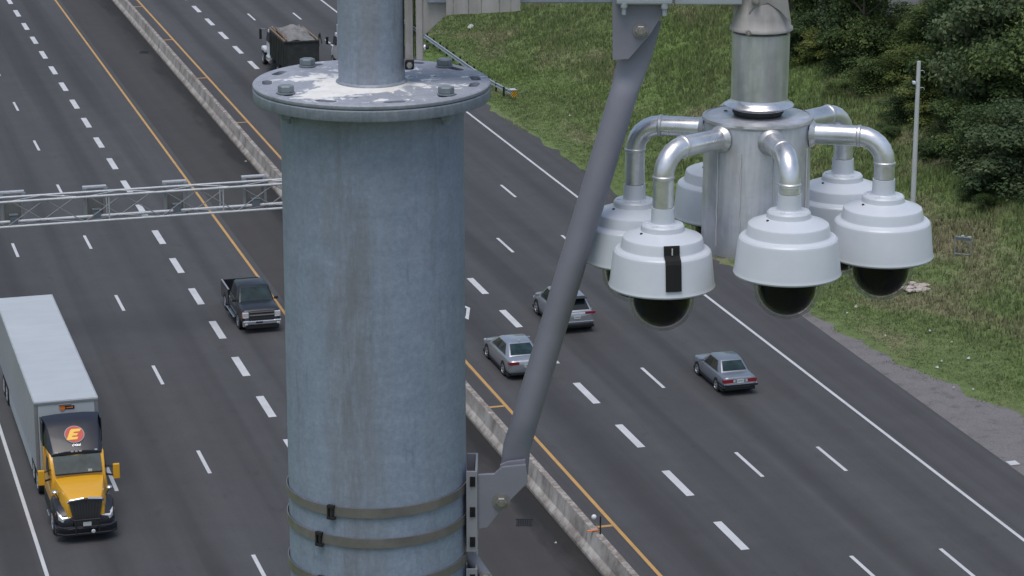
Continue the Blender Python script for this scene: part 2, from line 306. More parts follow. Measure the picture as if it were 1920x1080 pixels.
M['tr_roof'] = trailer_mat('trailer_roof_white', (0.47, 0.51, 0.54), 1.6); M['tr_side'] = trailer_mat('trailer_side_grey', (0.40, 0.42, 0.45), 0.2)
M['rust'] = mat('dark_green_bin', (0.030, 0.034, 0.032, 1), 0.7, var=0.4, vscale=2)
M['tarp'] = mat('grey_brown_tarp', (0.185, 0.182, 0.18, 1), 0.85, var=0.35, vscale=1.5)
M['timber'] = mat('timber_edge', (0.20, 0.145, 0.10, 1), 0.8, var=0.5, vscale=4)
M['wall_far'] = mat('pale_grey_cladding', (0.36, 0.37, 0.41, 1), 0.7, var=0.06, vscale=0.5)
# ---------------- object helpers ----------------
COL = sc.collection
def tag(o, label=None, cat=None, group=None, kind=None):
    if label: o['label'] = label
    if cat: o['category'] = cat
    if group: o['group'] = group
    if kind: o['kind'] = kind
    return o
def thing(name, label, cat, loc=(0, 0, 0), rz=0.0, group=None):
    o = bpy.data.objects.new(name, None); COL.objects.link(o); o.location = loc; o.rotation_euler = (0, 0, rz); o.empty_display_size = 0.3
    return tag(o, label, cat, group)
WORLD = {}
def obj(name, bm, m, parent=None, world=False, smooth=False, bevel=0.0, sub=0, angle=35):
    me = bpy.data.meshes.new(name)
    bmesh.ops.recalc_face_normals(bm, faces=bm.faces[:])
    if smooth:
        for f in bm.faces: f.smooth = True
        for e in bm.edges:
            if len(e.link_faces) == 2 and e.calc_face_angle(0) > R(angle): e.smooth = False
    bm.to_mesh(me); bm.free()
    for x in (m if isinstance(m, (list, tuple)) else [m]): me.materials.append(x)
    o = bpy.data.objects.new(name, me); COL.objects.link(o)
    if parent is not None:
        o.parent = parent
        if world and parent.type == 'EMPTY': o.matrix_parent_inverse = Matrix.Translation(-Vector(parent.location))
    if bevel:
        b = o.modifiers.new('bevel', 'BEVEL'); b.width = bevel; b.segments = 2; b.limit_method = 'ANGLE'; b.angle_limit = R(40)
    if sub:
        b = o.modifiers.new('sub', 'SUBSURF'); b.levels = sub; b.render_levels = sub
    return o
def NB(): return bmesh.new()
def box(bm, c, s, rot=None, mi=0):
    v = []
    for x in (-.5, .5):
        for y in (-.5, .5):
            for z in (-.5, .5):
                p = Vector((x * s[0], y * s[1], z * s[2]))
                if rot is not None: p = rot @ p
                v.append(bm.verts.new(p + Vector(c)))
    for q in ((0, 1, 3, 2), (4, 6, 7, 5), (0, 4, 5, 1), (2, 3, 7, 6), (0, 2, 6, 4), (1, 5, 7, 3)):
        f = bm.faces.new([v[i] for i in q]); f.material_index = mi
    return v
def loft(bm, rings, caps=True, closed=True, mi=0):
    vs = [[bm.verts.new(p) for p in r] for r in rings]; n = len(rings[0])
    for a, b in zip(vs, vs[1:]):
        for i in range(n if closed else n - 1):
            j = (i + 1) % n
            f = bm.faces.new((a[i], a[j], b[j], b[i])); f.material_index = mi
    if caps:
        bm.faces.new(vs[0][::-1]).material_index = mi; bm.faces.new(vs[-1]).material_index = mi
    return vs
def lathe(bm, c, prof, n=48, caps=True, rot=None, mi=0):
    rings = []
    for r, z in prof:
        q = []
        for k in range(n):
            p = Vector((r * math.cos(2 * PI * k / n), r * math.sin(2 * PI * k / n), z))
            if rot is not None: p = rot @ p
            q.append(p + Vector(c))
        rings.append(q)
    loft(bm, rings, caps, True, mi)
def tube(bm, pts, r, n=14, caps=True):
    pts = [Vector(p) for p in pts]; rs = r if isinstance(r, (list, tuple)) else [r] * len(pts); rings = []
    up = None
    for i, p in enumerate(pts):
        d = (pts[min(i + 1, len(pts) - 1)] - pts[max(i - 1, 0)]).normalized()
        if up is None:
            up = d.orthogonal().normalized()
        else:
            up = (up - d * up.dot(d)).normalized()
        b = d.cross(up)
        rings.append([p + (up * math.cos(2 * PI * k / n) + b * math.sin(2 * PI * k / n)) * rs[i] for k in range(n)])
    loft(bm, rings, caps)
def bar(bm, a, b, w_, h_=None):
    a = Vector(a); b = Vector(b); d = b - a; L = d.length
    box(bm, (a + b) / 2, (w_, h_ or w_, L), d.to_track_quat('Z', 'Y').to_matrix())
def prism(bm, pts, off, mi=0):
    off = Vector(off); loft(bm, [[Vector(p) for p in pts], [Vector(p) + off for p in pts]], True, True, mi)
def hexa(bm, c, r, h, rot=None): lathe(bm, c, [(r * 0.94, 0), (r, h * 0.08), (r, h * 0.85), (r * 0.86, h)], 6, True, rot)
def quad_panel(bm, P, th):
    """P: 4 corners; thin slab th outward"""
    P = [Vector(p) for p in P]; n = (P[1] - P[0]).cross(P[3] - P[0]).normalized() * th
    prism(bm, P, n)
def np_mesh(name, verts, faces, m, tone=None):
    me = bpy.data.meshes.new(name); me.from_pydata(verts.tolist(), [], faces.tolist()); me.materials.append(m)
    if tone is not None:
        a = me.attributes.new('tone', 'FLOAT', 'FACE'); a.data.foreach_set('value', tone.astype(np.float32))
    me.update(); return me
def copy_tree(o, parent=None):
    c = o.copy(); COL.objects.link(c); c.parent = parent
    if parent is not None: c.matrix_parent_inverse = o.matrix_parent_inverse.copy()
    for ch in list(o.children): copy_tree(ch, c)
    return c
# ---------------- setting: ground, roads, markings ----------------
def axis(parts):
    a = []
    for lo, hi, st in parts: a += list(np.arange(lo, hi, st))
    return a + [parts[-1][1]]
sa = axis([(-300, 60, 40), (60, 92, 2), (92, 132, 0.45), (132, 240, 0.75), (240, 300, 4), (300, 2400, 150)])
ta = axis([(-600, 0, 60), (0, 44, 11), (44, 47, 1), (47, 57, 0.3), (57, 100, 0.8), (100, 160, 6), (160, 1400, 80)])
V = []; Fc = []
for s in sa:
    for t in ta: V.append(W(s, t, ht(s, t)))
n = len(ta)
for i in range(len(sa) - 1):
    for j in range(n - 1): Fc.append((i * n + j, i * n + j + 1, (i + 1) * n + j + 1, (i + 1) * n + j))
me = bpy.data.meshes.new('ground'); me.from_pydata([tuple(v) for v in V], [], Fc); me.materials.append(M['terrain'])
for p in me.polygons: p.use_smooth = True
tag(bpy.data.objects.new('ground', me), kind='structure'); COL.objects.link(bpy.data.objects['ground'])
def strip(bm, s0, s1, t0, t1, z): bm.faces.new([bm.verts.new(W(a, b, z)) for a, b in ((s0, t0), (s0, t1), (s1, t1), (s1, t0))])
def sheet(name, t0, t1, m, z=0.0, s0=-200, s1=2000):
    bm = NB(); strip(bm, s0, s1, t0, t1, z); return tag(obj(name, bm, m), kind='structure')
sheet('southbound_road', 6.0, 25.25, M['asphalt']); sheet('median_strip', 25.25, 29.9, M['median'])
sheet('median_edge', 29.9, 31.3, M['shoulder']); sheet('northbound_road', 31.3, 46.6, M['asphalt']); sheet('paved_shoulder', 46.6, 49.75, M['shoulder'])
bm = NB(); q0 = None
gs = list(np.arange(-100, 60, 20)) + list(np.arange(60, 190, 1.0)) + [260, 2000]
for a, b in zip(gs, gs[1:]):
    bm.faces.new([bm.verts.new(W(*c)) for c in ((a, 49.75, 0), (a, edge(a) + 2.2, -0.02), (b, edge(b) + 2.2, -0.02), (b, 49.75, 0))])
tag(obj('gravel_shoulder', bm, M['gravel']), kind='structure')
def solid_line(name, t, wd, m, s0=-100, s1=1500):
    bm = NB(); strip(bm, s0, s1, t - wd / 2, t + wd / 2, 0.004); return bm
bm = NB(); strip(bm, -100, 1500, 9.12, 9.27, .004); strip(bm, -100, 1500, 46.30, 46.46, .004)
def dashes(bm, t, s_ref, cyc, ln, wd, n0, n1):
    for k in range(n0, n1):
        s = s_ref + k * cyc; strip(bm, s - ln / 2, s + ln / 2, t - wd / 2, t + wd / 2, 0.004)
dashes(bm, 13.03, 105.3, 12.78, 3.0, .16, -6, 30); dashes(bm, 17.08, 119.0, 12.63, 3.0, .16, -6, 30)
dashes(bm, 21.05, 138.0, 6.255, 3.1, .36, -14, 60); dashes(bm, 35.54, 110.83, 6.26, 3.15, .35, -12, 60)
dashes(bm, 39.21, 112.17, 12.52, 3.2, .16, -7, 30); dashes(bm, 42.85, 99.35, 12.48, 3.2, .16, -6, 30)
strip(bm, 96.45, 96.95, 49.80, 50.25, .012)
# diamond lane symbol
dm = [(123.75, 33.45), (125.75, 34.08), (127.75, 33.45), (125.75, 32.82)]
ctr = (125.75, 33.45); inn = [(ctr[0] + (a - ctr[0]) * 0.72, ctr[1] + (b - ctr[1]) * 0.70) for a, b in dm]
for k in range(4):
    a, b, c, d = dm[k], dm[(k + 1) % 4], inn[(k + 1) % 4], inn[k]; bm.faces.new([bm.verts.new(W(x, y, .004)) for x, y in (a, b, c, d)])
tag(obj('white_lane_markings', bm, M['white_line']), kind='structure')
bm = NB(); strip(bm, -100, 1500, 24.75, 24.90, .004); strip(bm, -100, 1500, 31.40, 31.56, .004)
for k in range(-10, 60): strip(bm, 94.4 + k * 15.67 - .1, 94.4 + k * 15.67 + .1, 30.5, 31.39, .004)
tag(obj('yellow_lane_markings', bm, M['yellow_line']), kind='structure')
bm = NB(); strip(bm, -100, 1500, 25.22, 25.28, .003)
tag(obj('pavement_seams', bm, M['median']), kind='structure')
# ---------------- median barrier ----------------
bx = thing('concrete_barrier', 'weathered grey concrete median barrier between the two carriageways', 'barrier', W(120, 29.9))
bm = NB(); x0 = -60.0; k = 0
seg = 6.0
while x0 < 420:
    e = 0.006; rg = []
    m_ = int(seg / 0.75)
    for j in range(m_ + 1):
        s = x0 + e + (seg - 2 * e) * j / m_
        jit = lambda q: 0.010 * nz(s * 1.3, q * 5.0)
        rg.append([W(s, 29.38 + jit(1), 0), W(s, 29.40 + jit(2), .10), W(s, 29.60 + jit(3), .34), W(s, 29.70 + jit(4), .94 + jit(5)), W(s, 29.95 + jit(6), .95 + jit(7)), W(s, 30.04, .34), W(s, 30.24, .10), W(s, 30.26, 0)])
    loft(bm, rg); x0 += seg; k += 1
obj('barrier_wall', bm, M['concrete'], bx, world=True)
# ---------------- large steel pole ----------------
YP = 6.8
pc = at(697, 152, YP); PX, PZ = pc.x, pc.z
ax_low = at(704, 1000, YP).x
rP = px(at(700, 600, YP), 170.5)
pole = thing('steel_pole', 'thick blue-grey galvanised steel pole with round bolted flange, centre left', 'pole', (PX, YP, 0))
bm = NB(); zt = PZ - px(pc, 30)
lathe(bm, (PX, YP, 0), [(rP * 1.35, 0), (rP * 1.012, zt - 4), (rP * 0.985, zt)], 96); obj('lower_shaft', bm, M['pole'], pole, world=True, smooth=True)
rF = px(pc, 223); rB = rF * 0.86; zF = PZ
slots = [8, 38, 68, 98, 128, 157, 184, 218, 248, 285, 318, 350]; bolts = [46, 133, 218, 318]
def slotted(name, r, z0, z1, m, holes):
    bm = NB(); lathe(bm, (PX, YP, 0), [(r - .002, z0), (r, z0 + .003), (r, z1 - .003), (r - .003, z1)], 96)
    o = obj(name, bm, m, pole, world=True, smooth=True)
    cb = NB()
    for a in slots:
        if a in (98, 68): pass
        a = R(a); wd = .026; ln = 0.058; c_ = Vector((PX + rB * 1.02 * math.cos(a), YP + rB * 1.02 * math.sin(a), 0))
        rg = []
        for zz in (z0 - .02, z1 + .02):
            q = []
            for kk in range(16):
                th = 2 * PI * kk / 16; lx = wd / 2 * math.cos(th); ly = wd / 2 * math.sin(th) + (ln / 2 - wd / 2) * (1 if math.sin(th) > 0 else -1)
                q.append(c_ + Vector((lx * math.cos(a) - ly * math.sin(a), lx * math.sin(a) + ly * math.cos(a), zz)))
            rg.append(q)
        loft(cb, rg)
    for (uu, vv, rr) in ((597, 163, .006), (667, 183, .005), (815, 143, .006)):
        hp = gp(uu, vv, zF); lathe(cb, (hp.x, hp.y, 0), [(rr, z1 - .005), (rr, z1 + .01)], 12)
    co = obj('cut', cb, m); md = o.modifiers.new('b', 'BOOLEAN'); md.object = co; md.operation = 'DIFFERENCE'; md.solver = 'EXACT'
    dg = bpy.context.evaluated_depsgraph_get(); nm = bpy.data.meshes.new_from_object(o.evaluated_get(dg)); o.modifiers.clear(); o.data = nm
    bpy.data.objects.remove(co)
    return o
M['plate_top'] = plate_mat('flange_top_steel', Vector((PX, YP, 0)), True)
slotted('flange_plate', rF, zF - px(pc, 8.5), zF, M['plate_top'], 0)
slotted('flange_plate', rF * 1.0, zF - px(pc, 31), zF - px(pc, 9.8), M['plate_low'], 0)
bm = NB(); lathe(bm, (PX, YP, 0), [(rF * .985, zF - px(pc, 10.2)), (rF * .985, zF - px(pc, 8.2))], 96); obj('flange_gap', bm, M['dark_gap'], pole, world=True)
bm = NB(); rU = px(at(697, 100, YP), 62.5)
lathe(bm, (PX, YP, 0), [(rU, zF + .002), (rU * .985, zF + 3.0), (rU * .6, zF + 3.05)], 72); obj('upper_shaft', bm, M['pole_up'], pole, world=True, smooth=True)
bm = NB(); lathe(bm, (PX, YP, 0), [(rU + .007, zF + .001), (rU + .006, zF + .003), (rU - .002, zF + .008)], 72); obj('weld_bead', bm, M['plate_low'], pole, world=True, smooth=True)
for a in bolts:
    a = R(a); c_ = Vector((PX + rB * math.cos(a), YP + rB * math.sin(a), zF + .001)); bm = NB()
    lathe(bm, c_, [(.023, 0), (.023, .004)], 24); hexa(bm, c_ + Vector((0, 0, .0045)), .021, .017)
    b_ = obj('flange_bolt', bm, M['bolt_grey'], pole, world=True, bevel=.001)
    bm = NB(); hexa(bm, c_ + Vector((0, 0, -px(pc, 31) - .02)), .022, .019); lathe(bm, c_ + Vector((0, 0, -px(pc, 31) - .034)), [(.012, 0), (.012, .015)], 12)
    obj('nut', bm, M['pole_up'], b_, world=True)
# ---------------- poly-plates in the plane of the arm ----------------
def plate(name, P2, Y, th, m, parent, bevel=.001):
    bm = NB(); prism(bm, [at(u, v, Y) for u, v in P2], (0, th, 0)); return obj(name, bm, m, parent, world=True, bevel=bevel)
def face_bolt(name, u, v, Y, rpx, parent, washer=1.45):
    P = at(u, v, Y); r = px(P, rpx); rot = Vector((0, -1, 0)).to_track_quat('Z', 'Y').to_matrix(); bm = NB()
    lathe(bm, P, [(r * washer, 0), (r * washer, .004)], 24, True, rot); hexa(bm, P + Vector((0, -.0042, 0)), r, .012, rot)
    lathe(bm, P + Vector((0, -.0165, 0)), [(r * .5, 0), (r * .45, .006)], 12, True, rot)
    return obj(name, bm, M['steel_bolt'], parent, world=True)
# lower bracket with bands
br = thing('brace_bracket', 'grey steel bracket strapped to the right of the thick pole by three steel bands', 'bracket', at(884, 1030, YP))
Yb = YP - .066
def channel(parent, dv, slots_v, u0=873, u1=895, v0=884, v1=1035):
    bm = NB(); th = .006; Yf = YP - .075; Yr = YP + .075
    A = at(u0 + 1, v0 + dv, Yf); B = at(u1, v0 + dv, Yf); C = at(u1, v1 + dv, Yf); xl, xr = A.x, B.x; zt_, zb_ = A.z, C.z
    box(bm, ((xl + xr) / 2, Yf + th / 2, (zt_ + zb_) / 2), (xr - xl, th, zt_ - zb_)); box(bm, (xr - th / 2, (Yf + Yr) / 2, (zt_ + zb_) / 2), (th, Yr - Yf - 2 * th, zt_ - zb_))
    box(bm, ((xl + xr) / 2, Yr - th / 2, (zt_ + zb_) / 2), (xr - xl, th, zt_ - zb_))
    o = obj('channel', bm, M['bracket_lt'], parent, world=True, bevel=.001)
    for sv in slots_v:
        P = at(886, sv + dv, Yf - .001); bm = NB(); w_ = px(P, 10); h_ = px(P, 19); box(bm, P + Vector((0, .0, 0)), (w_, .004, h_)); box(bm, P + Vector((-.004, -.003, -h_ * .1)), (w_ * .35, .006, h_ * .5))
        obj('band_slot', bm, M['dark_gap'], o, world=True)
    return o
channel(br, 0, [903, 960, 1016])
plate('gusset_plate', [(896, 891), (927, 889), (942, 876), (986, 872), (990, 905), (945, 950), (914, 989), (896, 992)], Yb, .012, M['bracket'], br)
face_bolt('bolt', 940, 940, Yb - .001, 11, br)
def band(parent, vc, tilt, ub, h=18):
    c = at(704, vc, YP); hh = px(c, h) / 2; bm = NB(); rings = []
    N_ = 96; zoff = lambda a: -tilt * math.cos(a)
    rr = rP + .0045
    for k in range(N_):
        a = 2 * PI * k / N_; ca, sa_ = math.cos(a), math.sin(a); z = c.z + zoff(a)
        rings.append([Vector((PX + r_ * ca, YP + r_ * sa_, z + dz)) for r_, dz in ((rr - .003, -hh), (rr, -hh), (rr, hh), (rr - .003, hh))])
    rings.append(rings[0][:]); loft(bm, rings, False); bmesh.ops.remove_doubles(bm, verts=bm.verts[:], dist=1e-5)
    o = obj('steel_band', bm, M['band'], parent, world=True, smooth=True)
    # buckle
    xb = at(ub, vc, YP - rP).x - PX; a = -math.acos(max(-1, min(1, xb / rr))); z = c.z + zoff(a) - .002; P = Vector((PX + rr * math.cos(a), YP + rr * math.sin(a), z))
    rot = Matrix.Rotation(a + PI / 2, 3, 'Z'); bm = NB()
    box(bm, P + rot @ Vector((0, -.004, hh + .003)), (.020, .010, .008), rot); box(bm, P + rot @ Vector((0, -.004, -hh - .003)), (.022, .010, .007), rot)
    box(bm, P + rot @ Vector((-.008, -.004, 0)), (.004, .009, hh * 2), rot); box(bm, P + rot @ Vector((.004, -.004, 0)), (.005, .006, hh * 2), rot)
    obj('buckle', bm, M['trim'], o, world=True)
zsh = px(at(704, 900, YP), 1)
band(br, 903, -px(pc, 3), 620); band(br, 958, 0.0, 597); band(br, 1036, -px(pc, 4), 601)
# bracket below it, cut by the frame, with its own downward strut
b2 = thing('lower_strut', 'grey steel strut and channel at the bottom edge, right of the thick pole', 'strut', at(884, 1200, YP))
channel(b2, 183, [903, 960], v0=884, v1=1035)
bm = NB(); tube(bm, [at(868, 1022, YP - .02), at(905, 1075, YP - .035), at(1010, 1230, YP - .05)], .018); obj('strut_tube', bm, M['bracket'], b2, world=True, smooth=True)
face_bolt('bolt', 910, 1083, YP - .06, 8, b2)
# diagonal brace
brace = thing('diagonal_brace', 'grey round steel brace slanting from the pole bracket up to the overhead arm', 'brace', at(960, 880, YP))
Yt = YP - .045
T0, T1 = at(1177, 150, YP - .02), at(968, 842, YP - .02); rt = px((T0 + T1) / 2, 26); ad = (T0 - T1).normalized(); side = Vector((0, 1, 0)).cross(ad).normalized()
bm = NB(); rg = []
tot = (T0 - T1).length
P_end0 = at(1196, 88, YP - .02); P_end1 = at(962, 906, YP - .02)
def ell(P, a_, b_):
    return [P + side * a_ * math.cos(2 * PI * k / 28) + Vector((0, 1, 0)) * b_ * math.sin(2 * PI * k / 28) for k in range(28)]
rg.append(ell(P_end1, rt * .95, .008)); rg.append(ell(T1 + (P_end1 - T1) * .55, rt * 1.05, .009)); rg.append(ell(T1 + ad * .005, rt * 1.02, .016)); rg.append(ell(T1 + ad * .06, rt * 1.0, rt * .9)); rg.append(ell(T1 + ad * .11, rt, rt))
for f_ in (.3, .5, .7): rg.append(ell(T1 + (T0 - T1) * f_, rt, rt))
rg.append(ell(T0 - ad * .05, rt, rt)); rg.append(ell(T0 - ad * .015, rt * 1.0, rt * .8)); rg.append(ell(T0 + ad * .012, rt * 1.08, .013)); rg.append(ell(P_end0, rt * 1.15, .008)); rg.append(ell(P_end0 + (P_end0 - T0) * .9, rt * 1.1, .008))
loft(bm, rg); obj('brace_tube', bm, M['bracket'], brace, world=True, smooth=True, angle=50)
plate('flattened_end', [(938, 872), (952, 866), (985, 862), (986, 900), (958, 925), (932, 905)], YP - .05, .010, M['bracket'], brace)
plate('top_plate', [(1148, -30), (1252, -30), (1248, 18), (1221, 62), (1179, 111), (1149, 113)], YP - .065, .012, M['bracket'], brace)
face_bolt('bolt', 1201, 57, YP - .066, 11, brace, 1.3)
face_bolt('bolt', 1248, 20, YP - .05, 4, brace, 1.3)
# overhead arm
arm = thing('overhead_arm', 'galvanised horizontal arm along the top edge between the upper pole and camera hub', 'arm', at(960, -40, YP))
def rbox(name, u0, u1, v0, v1, Y0, Y1, m, parent, bevel=.003):
    A = at(u0, v0, Y0); B = at(u1, v1, Y0); bm = NB(); box(bm, ((A.x + B.x) / 2, (Y0 + Y1) / 2, (A.z + B.z) / 2), (abs(B.x - A.x), Y1 - Y0, abs(A.z - B.z))); return obj(name, bm, m, parent, world=True, bevel=bevel)
rbox('arm_beam', 800, 1375, -85, 6, YP - .05, YP + .05, M['plate_low'], arm)
rbox('arm_sleeve', 1266, 1392, -90, 9, YP - .056, YP + .056, M['galv_rail'], arm)
rbox('clamp_plate', 1156, 1261, -3, 9, YP - .09, YP + .09, M['galv_rail'], arm, .004)
rbox('clamp_plate', 1160, 1258, -95, -85, YP - .09, YP + .09, M['galv_rail'], arm, .004)
for uu, vv in ((1170, 14), (1246, 16)):
    bm = NB(); P = at(uu, vv, YP - .082); lathe(bm, P, [(.004, -.02), (.006, -.018), (.006, 0), (.0095, .0005), (.0095, .012)], 12); obj('clamp_bolt', bm, M['galv_rail'], arm, world=True)
for uu, vv in ((1166, -7), (1250, -7)):
    bm = NB(); P = at(uu, vv, YP - .082); lathe(bm, P, [(.005, -.0), (.005, .09)], 12); obj('threaded_rod', bm, M['alu_pipe'], arm, world=True)
# saddle on the upper pole
plate('gusset_sheet', [(786, -95), (836, -95), (836, 29), (796, 66), (786, 69)], YP - .035, .008, M['alu_dull'], arm)
bm = NB(); xs = [836, 850, 878, 903, 936, 958, 976]; vb = [29, 27, 26, 25, 23, 22, 20]
for (a, va), (b, vb_) in zip(zip(xs, vb), zip(xs[1:], vb[1:])):
    Yj = YP - .060 - (0.004 if (a in (850, 903, 958)) else 0); prism(bm, [at(a + .4, -95, Yj), at(b - .4, -95, Yj), at(b - .4, vb_, Yj), at(a + .4, va, Yj)], (0, .009, 0))
obj('sleeve_sheet', bm, M['alu_dull'], arm, world=True)
for (u0, u1, v1, Y_, m_) in ((757.5, 775, 113, YP - .03, 'alu_dull'), (778.5, 793, 113, YP - .04, 'alu_dull')):
    A = at(u0, -95, Y_); B = at(u1, v1, Y_); bm = NB(); box(bm, ((A.x + B.x) / 2, Y_ + .03, (A.z + B.z) / 2), (B.x - A.x, .06, A.z - B.z)); obj('saddle_bar', bm, M[m_], arm, world=True, bevel=.002)
A = at(775.2, -95, YP - .02); B = at(778.2, 110, YP - .02); bm = NB(); box(bm, ((A.x + B.x) / 2, YP + .01, (A.z + B.z) / 2), (B.x - A.x, .05, A.z - B.z)); obj('bar_gap', bm, M['dark_gap'], arm, world=True)
rbox('bolt_seat', 759, 776, 115, 131, YP - .05, YP - .02, M['dark_gap'], arm); face_bolt('saddle_bolt', 768, 122, YP - .051, 5, arm, 1.1)
bm = NB(); P = at(795, 88, YP - .03); rotx = Vector((1, 0, 0)).to_track_quat('Z', 'Y').to_matrix(); lathe(bm, P, [(.006, -.004), (.008, 0), (.0075, .004)], 16, True, rotx); obj('side_washer', bm, M['alu_pipe'], arm, world=True)
bm = NB(); hexa(bm, P + Vector((.004, 0, 0)), .0065, .009, rotx); obj('side_nut', bm, M['trim'], arm, world=True)
# ---------------- camera hub ----------------
dc = at(1421, 215, YP); HX = dc.x; ZT = dc.z; k1 = px(dc, 1.0)
hub = thing('camera_hub', 'brushed aluminium drum hanging from the arm with six bent pipes', 'camera mount', (HX, YP, ZT))
hgt = 255 * k1; rD = 101.5 * k1
bm = NB(); lathe(bm, (HX, YP, 0), [(rD * 1.02, ZT - hgt), (rD * 1.02, ZT - hgt + .002), (rD, ZT - hgt * .9), (rD * .985, ZT - .006), (rD * .97, ZT - .001), (rD * .96, ZT)], 96); obj('drum', bm, M['alu'], hub, world=True, smooth=True, angle=60)
bm = NB()
for k in range(64):
    pass
rg = []
for zz, r0 in ((-.014, rD), (-.008, rD + .004), (-.002, rD + .003), (.001, rD - .006)):
    rg.append([Vector((HX + (r0 + .0012 * nz(k * .9, zz * 300)) * math.cos(2 * PI * k / 96), YP + (r0 + .0012 * nz(k * .9, zz * 300)) * math.sin(2 * PI * k / 96), ZT + zz)) for k in range(96)])
loft(bm, rg, False); obj('drum_weld', bm, M['weld'], hub, world=True, smooth=True)
for ang in (-112, -77, -140, -30):
    bm = NB(); a0 = R(ang); pts = []
    for j in range(12):
        z = ZT - .075 - j * (hgt - .10) / 11; aj = a0 + .018 * nz(j * .8, ang); pts.append(Vector((HX + (rD + .0005 + .015 * rD * (ZT - z) / hgt) * math.cos(aj), YP + (rD + .0005 + .015 * rD * (ZT - z) / hgt) * math.sin(aj), z)))
    tube(bm, pts, .0016, 6); obj('drip_streak', bm, M['drip'], hub, world=True)
bm = NB(); ph = at(1393, 200, YP - rD * .3); hp = Vector((HX - 58 * k1, YP + rD * .32, ZT + .0008)); lathe(bm, hp, [(.005, 0), (.005, .001)], 16); obj('drum_hole', bm, M['dark_gap'], hub, world=True)
bm = NB(); zs = ZT
lathe(bm, (HX, YP, 0), [(44 * k1, zs - .001), (46 * k1, zs + 4 * k1), (48 * k1, zs + 6 * k1), (48 * k1, zs + 14 * k1), (42 * k1, zs + 16 * k1), (40 * k1, zs + 24 * k1)], 64); obj('rubber_ring', bm, M['black_rubber'], hub, world=True, smooth=True)
zv = lambda v: at(1426, v, YP).z
HX2 = at(1426, 100, YP).x
bm = NB(); lathe(bm, (HX2, YP, 0), [(47 * k1, zv(203)), (63 * k1, zv(197.5)), (65 * k1, zv(195)), (63.5 * k1, zv(193)), (57 * k1, zv(190)), (54.5 * k1, zv(187)), (53.5 * k1, zv(182))], 64, False); obj('flared_collar', bm, M['alu_pipe'], hub, world=True, smooth=True)
bm = NB(); lathe(bm, (HX2, YP, 0), [(50 * k1, zv(203)), (53 * k1, zv(182)), (54 * k1, zv(60)), (50 * k1, zv(58))], 64); obj('hanger_pipe', bm, M['alu'], hub, world=True, smooth=True)
bm = NB(); lathe(bm, (HX2, YP, 0), [(54.2 * k1, zv(56)), (59 * k1, zv(54)), (59 * k1, zv(49)), (55 * k1, zv(46)), (53 * k1, zv(30)), (47 * k1, zv(8)), (38 * k1, zv(-12)), (30 * k1, zv(-30))], 64); obj('domed_cap', bm, M['alu_dull'], hub, world=True, smooth=True, angle=60)
bm = NB(); lathe(bm, (HX2, YP + .03, 0), [(50 * k1, zv(40)), (44 * k1, zv(5)), (40 * k1, zv(-70))], 32); obj('arm_elbow', bm, M['alu_dull'], hub, world=True, smooth=True)
plate('gusset_fin', [(1372, 2), (1402, 4), (1400, 52), (1378, 46)], YP - .02, .006, M['alu_dull'], hub)
plate('gusset_fin', [(1404, -40), (1476, -40), (1478, 4), (1484, 44), (1462, 20), (1440, 6), (1412, 16), (1404, 26)], YP - .062, .005, M['alu_dull'], hub)
face_bolt('cap_bolt', 1417, 2, YP - .066, 6, hub, 1.3)
for uu, vv, Y_ in ((1403, 62, YP - .072), (1476, 61, YP - .03)):
    face_bolt('set_screw', uu, vv, Y_, 3.6, hub, 1.5)
# domes: photo anchor (u, v of the rim plane centre), bearing round the hub
unit = 0.136 / 101; RH = 237 * k1
ZP = at(1421, 245, YP).z
DOMES = [(-74, 1476, 509, 'front right white dome camera below the drum, clean shell'), (-14, 1652, 476, 'rightmost white dome camera in the foreground cluster'),
         (-134, 1241, 532, 'lowest front white dome camera, with a black strip stuck to its side'), (166, 1188, 482, 'leftmost white dome camera, half behind the slanting brace'),
         (106, 1354, 402, 'rear white dome camera mostly hidden behind the left of the drum'), (46, 1576, 432, 'rear right white dome camera tucked behind two nearer ones')]
PROF = [(97, -3), (100, -3), (101.5, 0), (100.5, 3), (99.5, 6), (93.5, 62), (92, 66), (89, 69), (82, 71), (79.5, 73), (78.5, 76), (76.5, 90), (75, 93), (72, 95), (42, 106), (41.5, 108), (40.5, 115), (38, 118), (24, 119), (22.5, 121), (21.5, 150)]
